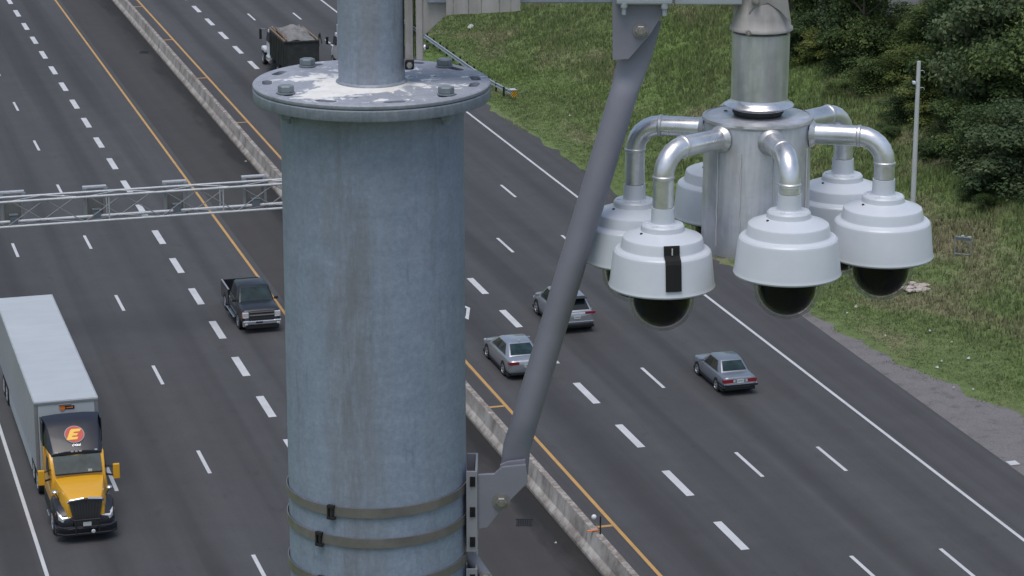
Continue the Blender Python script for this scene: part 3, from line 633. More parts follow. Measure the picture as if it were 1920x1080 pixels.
for i, (ang, u, v, lab) in enumerate(DOMES):
    a = R(ang); Yk = YP + RH * math.sin(a); P = at(u, v, Yk)
    dct = thing('dome_camera', lab, 'camera', (P.x, P.y, P.z + 150 * unit), group='dome cameras around the aluminium drum')
    bm = NB(); lathe(bm, P, [(r * unit, z * unit) for r, z in PROF] , 72); obj('camera_housing', bm, M['dome_white'], dct, world=True, smooth=True, angle=24)
    bm = NB(); lathe(bm, P, [(94 * unit, -3.5 * unit), (94 * unit, -6 * unit), (68 * unit, -8 * unit), (66 * unit, -14 * unit), (62 * unit, -14 * unit)], 64); obj('lower_ring', bm, M['trim'], dct, world=True, smooth=True)
    pr = [(63 * unit, -14.5 * unit), (63 * unit, -28 * unit)] + [(63 * unit * math.cos(R(x)), (-28 - 63 * math.sin(R(x))) * unit) for x in range(10, 90, 8)] + [(.4 * unit, -91 * unit)]
    pi_ = [(max(.2 * unit, r - 2.2 * unit), z + (2.2 * unit if z < -30 * unit else 0)) for r, z in pr][::-1]
    bm = NB(); lathe(bm, P, pr + pi_, 48, False); bmesh.ops.remove_doubles(bm, verts=bm.verts[:], dist=1e-6); obj('clear_cover', bm, M['clear'], dct, world=True, smooth=True, angle=80)
    bm = NB(); lathe(bm, P, [(55 * unit, -15 * unit), (55 * unit, -28 * unit)] + [(55 * unit * math.cos(R(x)), (-28 - 55 * math.sin(R(x))) * unit) for x in range(10, 90, 8)] + [(.4 * unit, -83 * unit)], 48); obj('inner_dome', bm, M['dome_dark'], dct, world=True, smooth=True, angle=80)
    for sa_ in (-60, 60, 180, -120):
        bm = NB(); q = R(sa_); lathe(bm, P + Vector((30 * unit * math.cos(q), 30 * unit * math.sin(q), 117.6 * unit)), [(5 * unit, 0), (5 * unit, 2 * unit), (3.6 * unit, 2.6 * unit)], 12); obj('flange_screw', bm, M['dome_white'], dct, world=True)
    bm = NB(); q = R(-150); lathe(bm, P + Vector((48 * unit * math.cos(q), 48 * unit * math.sin(q), 103.2 * unit)), [(2.6 * unit, 0), (2.6 * unit, 2.4 * unit)], 10); obj('vent_plug', bm, M['trim'], dct, world=True)
    if i == 2:
        bm = NB(); rg = []; q = R(-90 + 9.5); hw = R(9.2)
        for r, z in [(100.6, 12), (98, 32), (94.6, 62), (91.5, 68.5), (83, 73), (80, 76), (78, 90), (76.5, 94)]:
            rg.append([P + Vector((rr * math.cos(q + d_), rr * math.sin(q + d_), (z + dz) * unit)) for rr, d_, dz in ((r * unit, -hw * 101 / r * .92, 0), ((r + 1.8) * unit, -hw * 101 / r * .92, .5), ((r + 1.8) * unit, 0, .5), ((r + 1.8) * unit, hw * 101 / r * .92, .5), (r * unit, hw * 101 / r * .92, 0))])
        loft(bm, rg, True, True); obj('black_strip', bm, M['tape'], dct, world=True)
        bm = NB(); PP = P + Vector((82.5 * unit * math.cos(q), 82.5 * unit * math.sin(q), 84 * unit)); box(bm, PP, (2.2 * unit, 5 * unit, 12 * unit)); obj('strip_tag', bm, M['trash'], dct, world=True)
    # pipe, a part of the hub
    rad = Vector((P.x - HX, P.y - YP, 0)); RR = rad.length; rad.normalize()
    zp = ZP; rb = .068; pr_ = 19.3 * k1; ztop = P.z + 151 * unit
    s0 = Vector((HX, YP, zp)) + rad * (rD * .96); pts = [s0, s0 + rad * .02]; rs = [pr_, pr_]
    e0 = Vector((HX, YP, zp)) + rad * (RR - rb)
    pts.append(e0)
    for th in range(15, 91, 15): pts.append(e0 + rad * rb * math.sin(R(th)) + Vector((0, 0, -rb * (1 - math.cos(R(th))))))
    pts.append(Vector((P.x, P.y, ztop)))
    bm = NB(); tube(bm, pts, pr_, 28); pipe = obj('camera_pipe', bm, M['alu_pipe'], hub, world=True, smooth=True, angle=60)
    wl = []
    bm = NB(); tube(bm, [e0 - rad * .006, e0 - rad * .003, e0 + rad * .003, e0 + rad * .006], [pr_ * 1.0, pr_ * 1.09, pr_ * 1.09, pr_], 28); obj('pipe_weld', bm, M['weld'], pipe, world=True, smooth=True); bm = NB()
    zb_ = zp - rb; P3 = Vector((P.x, P.y, zb_)); tube(bm, [P3 + Vector((0, 0, .005)), P3 + Vector((0, 0, .002)), P3 + Vector((0, 0, -.002)), P3 + Vector((0, 0, -.005))], [pr_, pr_ * 1.08, pr_ * 1.08, pr_], 28); obj('pipe_weld', bm, M['weld'], pipe, world=True, smooth=True); bm = NB()
    tube(bm, [s0 + rad * .004, s0 + rad * .010, s0 + rad * .018], [pr_ * 1.35, pr_ * 1.25, pr_ * .99], 28); obj('pipe_weld', bm, M['weld'], pipe, world=True, smooth=True)
# ---------------- gantry over the left carriageway ----------------
GZ = 6.1; GH = 1.22; GD = 0.95
gs0 = ST(gp(264, 362.5, GZ + GH))[0]
T_A, T_B = 3.6, 28.3
gan = thing('sign_gantry', 'white lattice truss gantry spanning the left carriageway behind the pole', 'gantry', W(gs0, 16))
ch = {}
for nm, ds, dz in (('top', 0, GH), ('top', GD, GH), ('bot', 0, 0), ('bot', GD, 0)):
    bm = NB(); tube(bm, [W(gs0 + ds, T_A, GZ + dz), W(gs0 + ds, T_B, GZ + dz)], .062 if not (nm == 'bot' and ds > 0) else .085, 10); obj('chord', bm, M['truss'], gan, world=True, smooth=True)
bay = 1.85; nb = int((T_B - T_A) / bay)
for face, A_, B_ in (('front', (0, 0), (0, GH)), ('back', (GD, 0), (GD, GH)), ('top', (0, GH), (GD, GH)), ('bottom', (0, 0), (GD, 0))):
    bm = NB()
    for k in range(nb + 1):
        t0 = T_A + k * bay; t1 = min(T_B, t0 + bay); a, b = (A_, B_) if k % 2 == (0 if face != 'back' else 1) else (B_, A_)
        tube(bm, [W(gs0 + a[0], t0, GZ + a[1]), W(gs0 + b[0], t1, GZ + b[1])], .028, 6)
    o = obj('lattice', bm, M['truss_dull'] if face != 'top' else M['truss'], gan, world=True)
bm = NB()
for k in range(0, nb + 1, 3):
    t0 = T_A + k * bay + 1.2
    for ds in (0, GD): tube(bm, [W(gs0 + ds, t0, GZ), W(gs0 + ds, t0, GZ + GH)], .035, 6)
obj('uprights', bm, M['truss'], gan, world=True)['kind'] = 'stuff'
for tt in (T_A - .1, T_B + .1):
    bm = NB()
    for ds in (0, GD):
        tube(bm, [W(gs0 + ds, tt, 0), W(gs0 + ds, tt, GZ + GH + .3)], .13, 12)
    for k in range(5): bar(bm, W(gs0, tt, .8 + k * 1.3), W(gs0 + GD, tt, .8 + (k + 1) * 1.3 if k < 4 else .8 + k * 1.3), .07)
    obj('column', bm, M['galv_rail'], gan, world=True, smooth=True)
for i, (u0, u1, lab) in enumerate(((2, 54, 'grey back of the leftmost lane signal on the truss gantry'), (160, 210, 'grey back of the second lane signal from the left on the gantry'), (312, 362, 'grey back of the gantry lane signal above the yellow line'), (462, 512, 'grey back of the gantry lane signal nearest the thick pole'))):
    vv = 362.5 - (u0 - 264) * .062
    ta_ = ST(gp(u0, vv, GZ + GH))[1]; tb_ = ST(gp(u1, vv, GZ + GH))[1]; tc = (ta_ + tb_) / 2; wd = tb_ - ta_
    sg = thing('lane_signal', lab, 'signal', W(gs0 + GD + .3, tc, GZ), group='lane signals on the gantry'); ro = Matrix.Rotation(AZ, 3, 'Z')
    bm = NB(); box(bm, W(gs0 + GD + .42, tc, GZ + GH * .5 - .22), (wd * .62, .2, 1.0), ro); obj('sign_cabinet', bm, M['sign_back'], sg, world=True, bevel=.02)
    bm = NB(); box(bm, W(gs0 + GD + .50, tc, GZ + GH * .5 + .74), (wd * .94, .26, .11), ro); obj('top_hood', bm, M['truss'], sg, world=True, bevel=.02)
    for dt in (-.42, .42):
        bm = NB(); box(bm, W(gs0 + GD + .18, tc + dt * wd, GZ + GH * .5 - .08), (.13, .08, 1.55), ro); obj('mounting_post', bm, M['truss_dull'], sg, world=True)
        bm = NB(); box(bm, W(gs0 + GD + .22, tc + dt * wd, GZ + GH * .5 + .69), (.2, .10, .12), ro); obj('mounting_bracket', bm, M['truss_dull'], sg, world=True)
    bm = NB(); box(bm, W(gs0 + GD + .02, tc, GZ + .12), (.36, .36, .40), ro); box(bm, W(gs0 + GD + .02, tc, GZ + .35), (.42, .40, .03), ro); obj('control_box', bm, M['box_grey'], sg, world=True)
# ---------------- guardrail, light pole, small objects on the verge ----------------
gr = thing('guardrail', 'galvanised steel guardrail on the grass verge behind the flange', 'guardrail', W(174, 49.9))
bm = NB(); rg = []
GT = 49.85
for s in [174.3] + list(range(178, 420, 6)):
    tt = GT + (0.45 if s < 175 else (.12 if s < 179 else 0)); rg.append([W(s, tt - x, z) for x, z in ((0, .42), (.05, .45), (.05, .50), (-.03, .56), (-.03, .62), (.05, .67), (.05, .72), (0, .75), (-.035, .74), (-.035, .43))])
loft(bm, rg); obj('rail', bm, M['galv_rail'], gr, world=True)
for k in range(32):
    s = 175.5 + k * 1.95 * 1.0
    bm = NB(); box(bm, W(s, GT + .2, .36), (.11, .16, .9), Matrix.Rotation(AZ, 3, 'Z')); obj('post', bm, M['trim'], gr, world=True)
en = NB(); ro = Matrix.Rotation(AZ, 3, 'Z')
cE = W(174.0, 50.35, .60); box(en, cE, (.42, .06, .50), ro); obj('end_terminal', en, M['galv_rail'], gr, world=True)
hm = bpy.data.materials.new('yellow_black_stripes'); hm.use_nodes = True; t = NT(hm); p = t.mapping(t.pos(), rot=(0, 0, -AZ)); sx = t.node('ShaderNodeSeparateXYZ'); t.link(p, sx.inputs[0])
fr = t.math('FRACT', t.math('MULTIPLY', t.math('SUBTRACT', sx.outputs[0], t.math('MULTIPLY', sx.outputs[2], .9)), 6.2)); t.col(t.mix(t.math('GREATER_THAN', fr, 0.5), (0.85, 0.42, 0.02, 1), (0.015, 0.015, 0.015, 1)))
bm = NB(); box(bm, cE + DS * -.035, (.40, .008, .46), ro); obj('striped_panel', bm, hm, gr, world=True)
bm = NB(); box(bm, cE + Vector((0, 0, .26)) + DS * .25, (.42, .62, .03), ro); obj('terminal_cap', bm, M['lamp'], gr, world=True)
# tall slim post
lp = hit(1708, 470); lt = at(1721.5, 115, lp.y)
lo = thing('slim_post', 'tall slim pale grey pole standing on the grass slope before the trees', 'pole', lp)
bm = NB(); lathe(bm, (lp.x, lp.y, 0), [(.16, lp.z - .5), (.105, lt.z - .02), (.10, lt.z)], 16); obj('shaft', bm, M['post'], lo, world=True, smooth=True)
for vv, sd_ in ((133, 1), (165, 1)):
    P = at(1724, vv, lp.y); bm = NB(); tube(bm, [P, P + Vector((.16, 0, .03)), P + Vector((.24, 0, .0)), P + Vector((.26, 0, -.1))], .018, 6); obj('hook', bm, M['galv_rail'], lo, world=True)
P = at(1716, 154, lp.y); bm = NB(); box(bm, P + Vector((-.08, -.1, 0)), (.16, .34, .12)); box(bm, P + Vector((-.05, 0.02, .02)), (.1, .06, .06)); obj('small_camera', bm, M['dome_white'], lo, world=True, bevel=.01)
# metal frame in the grass
fp = hit(1806, 482); fr_ = thing('metal_frame', 'small grey metal frame on two legs standing in the long grass, right edge', 'frame', fp)
A = fp + Vector((-.45, .1, -.1)); B = fp + Vector((.36, -.25, -.1)); U = Vector((0, 0, 1))
for q in (A, B):
    bm = NB(); bar(bm, q, q + U * 1.25, .05); obj('leg', bm, M['truss_dull'], fr_, world=True)
for h_, m_ in ((1.2, 'galv_rail'), (.28, 'galv_rail')):
    bm = NB(); bar(bm, A + U * h_, B + U * h_, .055); obj('rail', bm, M[m_], fr_, world=True)
bm = NB(); bar(bm, A + U * 1.08, B + U * 1.08, .02, .14); bar(bm, A + U * .2, B + U * 1.0, .03); obj('dark_panel', bm, M['box_grey'], fr_, world=True)
bm = NB(); box(bm, A + (B - A) * .45 + U * 1.26, (.16, .1, .06)); box(bm, B + U * 1.24 - (B - A) * .15, (.18, .1, .05)); obj('clip', bm, M['trash'], fr_, world=True)
# marker on the barrier
mk = ST(gp(1137, 1000, .95)); bs = mk[0]
bo = thing('barrier_marker', 'thin dark rod with a white ball beside it on the barrier top, bottom centre', 'marker', W(bs, 29.85, .95))
bm = NB(); pm = W(bs, 29.88, .95); tube(bm, [pm, pm + Vector((0, 0, .72))], .03, 8); obj('rod', bm, M['trim'], bo, world=True)
bm = NB(); tube(bm, [pm + Vector((0, 0, .1)), pm + Vector((-.12, .1, .25)), pm + Vector((-.18, .15, .5))], .02, 6); obj('stay', bm, M['timber'], bo, world=True)
bm = NB(); bmesh.ops.create_icosphere(bm, subdivisions=3, radius=.105, matrix=Matrix.Translation(pm + Vector((-.24, .2, .62)))); obj('ball', bm, M['p_white'], bo, world=True, smooth=True, angle=80)
bm = NB(); box(bm, pm + Vector((-.25, .3, .03)), (.5, .12, .03), ro); obj('orange_strap', bm, M['amber'], bo, world=True)
# drain grates
for u, v, lab in ((983, 980, 'dark drain grate in the median at the lower centre'), (270, 98, 'dark drain grate in the far median, upper left')):
    P = gp(u, v); g_ = thing('drain_grate', lab, 'drain', P, group='drain grates in the median')
    bm = NB(); box(bm, P + Vector((0, 0, .004)), (.62, .72, .008)); obj('pit', bm, M['dark_gap'], g_, world=True)
    bm = NB()
    for k in range(7): box(bm, P + Vector((-.27 + k * .09, 0, .012)), (.025, .66, .012))
    for y_ in (-.36, .36): box(bm, P + Vector((0, y_, .014)), (.68, .05, .02))
    obj('bars', bm, M['trim'], g_, world=True)
# litter and rubble
LIT = [(882, 55, 0.8, 'white crumpled sheet on the grass above the flange'), (1816, 677, .36, 'brightest white scrap low on the grass, right'), (1757, 694, .3, 'white scrap at the gravel edge, lower right'),
       (1765, 682, .2, 'tiny white scrap just above the one at the gravel edge'), (1588, 591, .22, 'tiny white scrap on the grass right of the front dome'), (1660, 634, .22, 'tiny white scrap beside the grass edge below the rubble'),
       (1743, 625, .26, 'pale blue scrap in the grass right of the rubble'), (1784, 646, .2, 'small pale scrap in the grass between blue and white ones'), (1605, 580, .42, 'grey stone slab in the grass below the rightmost dome'),
       (1068, 220, .3, 'white scrap in the grass left of the brace'), (1788, 731, .22, 'white scrap on the gravel by the ragged grass edge'), (1824, 735, .22, 'rightmost white scrap on the gravel edge'), (350, 156, .45, 'pale rag lying against the foot of the barrier'), (461, 303, .3, 'small white scrap on the dark median'), (1042, 1018, .18, 'tiny white scrap on the median by the barrier')]
for u, v, sz, lab in LIT:
    sz *= .55 if u != 882 else .8
    P = hit(u, v) if u > 600 and u != 1042 else gp(u, v, .0); bm = NB(); N_ = 9; rg = []
    for q in range(3):
        rg.append([P + Vector((math.cos(2 * PI * k / N_) * sz * .5 * (1 - .32 * q) * random.uniform(.6, 1.2) + .05 * sz * q, math.sin(2 * PI * k / N_) * sz * .55 * (1 - .32 * q) * random.uniform(.6, 1.2), .01 + q * sz * .22 * random.uniform(.7, 1.2) + (0.12 if u > 600 and u != 1042 else 0))) for k in range(N_)])
    loft(bm, rg); o = obj('rock_slab' if 'slab' in lab else 'litter', bm, M['rubble'] if ('slab' in lab or 'rag' in lab) else M['trash']); tag(o, lab, 'rock' if 'slab' in lab else 'litter')
P = hit(1714, 540); bm = NB()
for k in range(9):
    c = P + Vector((random.uniform(-.5, .5), random.uniform(-.9, .9), .12)); bmesh.ops.create_icosphere(bm, subdivisions=1, radius=random.uniform(.16, .34), matrix=Matrix.Translation(c) @ Matrix.Diagonal((1.4, 1.2, .5, 1)))
tag(obj('rubble_pile', bm, M['rubble']), 'low pile of pale rubble in the grass right of the rightmost dome', 'rubble')
# ---------------- grass ----------------
NG = 230000
ss = rng.uniform(88, 235, NG); dd = rng.random(NG) ** 1.25 * 46 - .9; V = []; Fc = []; tone = []
vi = 0; out = []
for i in range(NG):
    s = ss[i]; e = edge(s); t = e + .35 + dd[i]
    if dd[i] < 0 and (nz(s * .9, 4.4) < .05 or random.random() < .5): continue
    dd[i] = max(0, dd[i])
    P = W(s, t, 0); zc = ht(s, t)
    # keep to the stretch seen from around the camera
    Pz = zc - HC; c_ = P.y * CP - Pz * SP; u_ = P.x / c_ * F
    if u_ > 1130 or u_ < -260: continue
    h = (.07 + .26 * min(1, dd[i] / 12)) * random.uniform(.5, 1.35) * (1 + .7 * nz(s * .25, t * .25, 9))
    tn = random.random()
    for b in range(3):
        a = random.uniform(0, 2 * PI); bx_ = P.x + random.uniform(-.12, .12); by_ = P.y + random.uniform(-.12, .12); w_ = .022 + .035 * h
        lean = h * random.uniform(.1, .6); a2 = random.uniform(0, 2 * PI)
        V += [(bx_ - w_ * math.cos(a), by_ - w_ * math.sin(a), zc - .02), (bx_ + w_ * math.cos(a), by_ + w_ * math.sin(a), zc - .02), (bx_ + lean * math.cos(a2), by_ + lean * math.sin(a2), zc + h)]
        Fc.append((vi, vi + 1, vi + 2)); vi += 3; tone.append(min(1, max(0, tn * .7 + random.random() * .3)))
me = np_mesh('grass', np.array(V), np.array(Fc), M['blades'], np.array(tone)); o = bpy.data.objects.new('grass', me); COL.objects.link(o); tag(o, 'rough green and tan grass covering the roadside slope', 'grass', kind='stuff')
# ---------------- trees and shrubs ----------------
def crown_mesh(name, seed, rx, rz, lobes, nl, leaf, m, flat=0.0):
    r = np.random.default_rng(seed); cs = []; 
    for k in range(lobes):
        a = r.uniform(0, 2 * PI); q = r.uniform(.15, .78); h = r.uniform(-.75, .85); w_ = math.sqrt(max(.08, 1 - h * h)) if h > -.2 else .95
        cs.append((rx * q * w_ * math.cos(a), rx * q * w_ * math.sin(a), rz * h, r.uniform(.22, .40) * rx, r.random()))
    V = []; T = []
    tot = 0
    for (x, y, z, cr, tn) in cs:
        n_ = int(nl / lobes); d = r.normal(size=(n_, 3)); d /= np.linalg.norm(d, axis=1)[:, None]; rad = cr * (r.random(n_) ** .35)[:, None] * r.uniform(.75, 1.12, (n_, 1))
        rad *= (1 + .25 * np.sin(d[:, :1] * 5 + tn * 9) * np.cos(d[:, 1:2] * 6))
        p = d * rad * np.array([1, 1, .72]) + np.array([x, y, z]); sz = leaf * r.uniform(.55, 1.35, n_)
        nrm = d * .7 + r.normal(size=(n_, 3)) * .55 + np.array([0, 0, .45]); nrm /= np.linalg.norm(nrm, axis=1)[:, None]
        u = np.cross(nrm, r.normal(size=(n_, 3))); u /= np.linalg.norm(u, axis=1)[:, None]; v = np.cross(nrm, u)
        u *= sz[:, None]; v *= (sz * .6)[:, None]
        q = np.stack([p - u, p + v * .9, p + u, p - v * .9], 1).reshape(-1, 3); V.append(q)
        T.append(np.clip(.1 + .8 * tn + r.normal(0, .14, n_), 0, 1))
    V = np.concatenate(V); T = np.concatenate(T); Fq = np.arange(len(V)).reshape(-1, 4); return np_mesh(name, V, Fq, m, T)
PROTO = [crown_mesh('crown', 11, 4.4, 4.2, 40, 19000, .13, M['leaf_dark']), crown_mesh('crown', 12, 4.0, 4.6, 36, 18000, .13, M['leaf_mid']), crown_mesh('crown', 13, 3.6, 3.2, 34, 17000, .115, M['leaf_yellow']),
         crown_mesh('crown', 14, 4.2, 4.6, 36, 18000, .14, M['leaf_grey']), crown_mesh('crown', 15, 4.6, 3.8, 42, 20000, .12, M['leaf_mid']), crown_mesh('crown', 16, 3.8, 4.4, 30, 16000, .13, M['leaf_dark'])]
TR = {}
def trunk_mesh(i):
    bm = NB(); h = 4.2; r_ = random.Random(i); tube(bm, [(0, 0, -1.0), (.05, 0, h * .4), (r_.uniform(-.2, .2), r_.uniform(-.2, .2), h), (r_.uniform(-.4, .4), 0, h + 2.6)], [.24, .18, .13, .05], 8)
    for k in range(5):
        a = r_.uniform(0, 2 * PI); z0 = r_.uniform(h * .45, h + 1); L = r_.uniform(1.6, 2.8); tube(bm, [(0, 0, z0), (L * .5 * math.cos(a), L * .5 * math.sin(a), z0 + .7), (L * math.cos(a), L * math.sin(a), z0 + 1.7)], [.09, .06, .02], 6)
    me = bpy.data.meshes.new('trunk'); bm.to_mesh(me); bm.free(); me.materials.append(M['bark']); return me
TRUNK = [trunk_mesh(i) for i in range(4)]
def tree(P, k, sc_, label, name='broadleaf_tree', cat='tree', low=False, group=None):
    t_ = thing(name, label, cat, P, random.uniform(0, 6.28), group); t_.scale = (sc_, sc_, sc_ * (1.0 if not low else .8))
    o = bpy.data.objects.new('crown', PROTO[k]); COL.objects.link(o); o.parent = t_; o.location = (0, 0, 5.2 if not low else 2.4)
    if not low:
        o = bpy.data.objects.new('trunk', TRUNK[k % 4]); COL.objects.link(o); o.parent = t_
    else:
        o.scale = (1, 1, .8); q = bpy.data.objects.new('stem', TRUNK[k % 4]); COL.objects.link(q); q.parent = t_; q.scale = (.5, .5, .45)
    return t_
# (foot pixel, kind, scale, low?, label)
TREES = [(1500, 98, 0, .62, 1, 'dark bushy tree directly right of the hanger pipe'), (1540, 118, 2, .55, 1, 'yellow-green tree at the upper left of the wood'), (1602, 128, 5, .56, 1, 'dark low tree at the wood edge above the rear right dome'),
         (1655, 168, 4, .52, 1, 'round mid-green tree just left of the slim post'), (1712, 218, 0, .50, 1, 'dark bush at the foot of the wood behind the slim post'), (1745, 222, 2, .62, 1, 'yellow-green tree right of the slim post top'),
         (1792, 272, 1, .58, 1, 'mid-green bush hanging over the slope right of the slim post'), (1835, 285, 4, .70, 1, 'broad green tree below centre of the right edge wood'), (1880, 308, 0, .76, 1, 'lowest dark tree where the wood meets the slope'),
         (1925, 345, 3, .86, 1, 'greyish green tree at the right edge, halfway up the wood'), (1540, 60, 4, .72, 0, 'mid-green tree behind the yellow-green one'), (1600, 92, 3, .70, 0, 'greyish tree second row, above the dark low tree'),
         (1618, 125, 1, .72, 0, 'tall mid-green tree left of the gap showing grey wall'), (1812, 165, 5, .80, 0, 'dark tree behind the slim post top, right of the gap'), (1810, 205, 1, .84, 0, 'tall green tree in the middle of the right wood'),
         (1872, 230, 3, .92, 0, 'tall greyish tree in the upper right corner'), (1930, 250, 4, .92, 0, 'green tree cut by the right edge near the top'), (1490, 28, 5, .82, 0, 'darkest tree behind the domed pipe cap'),
         (1568, 30, 1, .84, 0, 'mid-green tree touching the top edge, left of the wood'), (1588, 48, 0, .86, 0, 'dark tree touching the top edge before the gap'), (1842, 84, 0, .95, 0, 'dark tree touching the top edge right of the gap'),
         (1862, 120, 4, 1.0, 0, 'broad green tree touching the top edge at the right'), (1935, 150, 1, 1.0, 0, 'mid-green tree filling the top right corner'), (1450, -20, 1, .9, 0, 'green tree seen left of the pipe cap under the arm'), (1700, 160, 2, .62, 1, 'small yellow-green bush under the gap in the wood'),
         (1708, 104, 4, .58, 1, 'rounded green bush directly below the grey wall in the gap'), (1650, 100, 0, .70, 1, 'dark bush at the left side of the gap in the wood'), (1772, 112, 1, .76, 1, 'mid-green bush at the right side of the gap in the wood')]
for u, v, k, sc_, low, lab in TREES:
    P = hit(u, v) - Vector((0, 0, .3)); tree(P, k, sc_ * (1.12 if not low else 1.15), lab, low=bool(low))
SHR = [(1827, 372, 0, .30, 'dark shrub alone on the slope below the wood'), (1845, 395, 1, .24, 'green shrub beside the dark one on the slope'), (1672, 262, 1, .2, 'small shrub left of the slim post'), (1655, 250, 0, .16, 'tiny dark shrub beside the small one'), (1752, 296, 5, .26, 'dark shrub at the foot of the trees right of the slim post'),
       (1568, 178, 4, .26, 'low green shrub at the left foot of the wood'), (1650, 262, 4, .22, 'low shrub on the slope above the rear right pipe'), (1890, 352, 4, .34, 'broad shrub where slope meets wood at the right')]
for u, v, k, sc_, lab in SHR: tree(hit(u, v) - Vector((0, 0, .15)), k, sc_, lab, 'shrub', 'shrub', True)
# wood beyond, one mass
r = np.random.default_rng(5); V = []; T = []
base = np.array([v.co[:] for v in PROTO[4].vertices]).reshape(-1, 4, 3)
VV = []
for k in range(90):
    s = r.uniform(150, 380); t = r.uniform(92, 150) + max(0, (200 - s)) * .25; 
    P = W(s, t, ht(s, t) + 3.5); c_ = P.y * CP - (P.z - HC) * SP; u_ = 960 + P.x / c_ * F
    if 1600 < u_ < 1820: continue
    pick = base[r.choice(len(base), 2500)]; a = r.uniform(0, 6.28); Rm = np.array([[math.cos(a), -math.sin(a), 0], [math.sin(a), math.cos(a), 0], [0, 0, 1]])
    VV.append((pick * 1.0 * np.array([1.1, 1.1, 1.2])) @ Rm.T + np.array(P)); T.append(np.clip(r.normal(.45, .2, 2500), 0, 1))
VV = np.concatenate(VV).reshape(-1, 3); me = np_mesh('distant_wood', VV, np.arange(len(VV)).reshape(-1, 4), M['leaf_dark'], np.concatenate(T)); o = bpy.data.objects.new('distant_wood', me); COL.objects.link(o); tag(o, 'mass of trees further up the hill', 'wood', kind='stuff')
#VEHICLES
# ---------------- vehicles ----------------
def wheel(parent, x, y, r, w_, out, m_rim='rim', cover=False):
    """y = outer face of the tyre, out = +1/-1 side"""
    rot = Vector((0, out, 0)).to_track_quat('Z', 'Y').to_matrix(); c = Vector((x, y, r))
    bm = NB(); lathe(bm, c, [(r * .62, -w_), (r * .95, -w_), (r, -w_ + .03), (r, -.03), (r * .96, -.005), (r * .68, 0), (r * .64, -.02)], 28, True, rot); ty = obj('wheel', bm, M['tyre'], parent, smooth=True)
    bm = NB(); lathe(bm, c, [(r * .66, -.03), (r * .66, .004), (r * .60, .006), (r * .56, -.03), (r * .18, -.035), (r * .16, -.005), (r * .10, .002)], 24, True, rot)
    for k in range(5):
        a = 2 * PI * k / 5; d = Vector((math.cos(a), 0, math.sin(a))); q = d.cross(Vector((0, out, 0)))
        prism(bm, [c + Vector((0, out * .0, 0)) + d * r * .1 + q * r * .10 - Vector((0, out * .01, 0)), c + d * r * .1 - q * r * .10 - Vector((0, out * .01, 0)), c + d * r * .6 - q * r * .07, c + d * r * .6 + q * r * .07], Vector((0, -out * .02, 0)))
    obj('rim', bm, M[m_rim], ty, smooth=True)
def sect(x, zb, zt, hw, crown=.03, tuck=.05):
    """body cross-section ring, symmetrical in y"""
    zm = zb + (zt - zb) * .55; r_ = [(hw - tuck - .06, zb), (hw - tuck * .3, zb + .05), (hw, zm - .12), (hw - .005, zm + .05), (hw - .05, zt - .04), (hw - .12, zt), (hw * .5, zt + crown * .8), (0, zt + crown)]
    return [Vector((x, y, z)) for y, z in r_] + [Vector((x, -y, z)) for y, z in r_[-2::-1]]
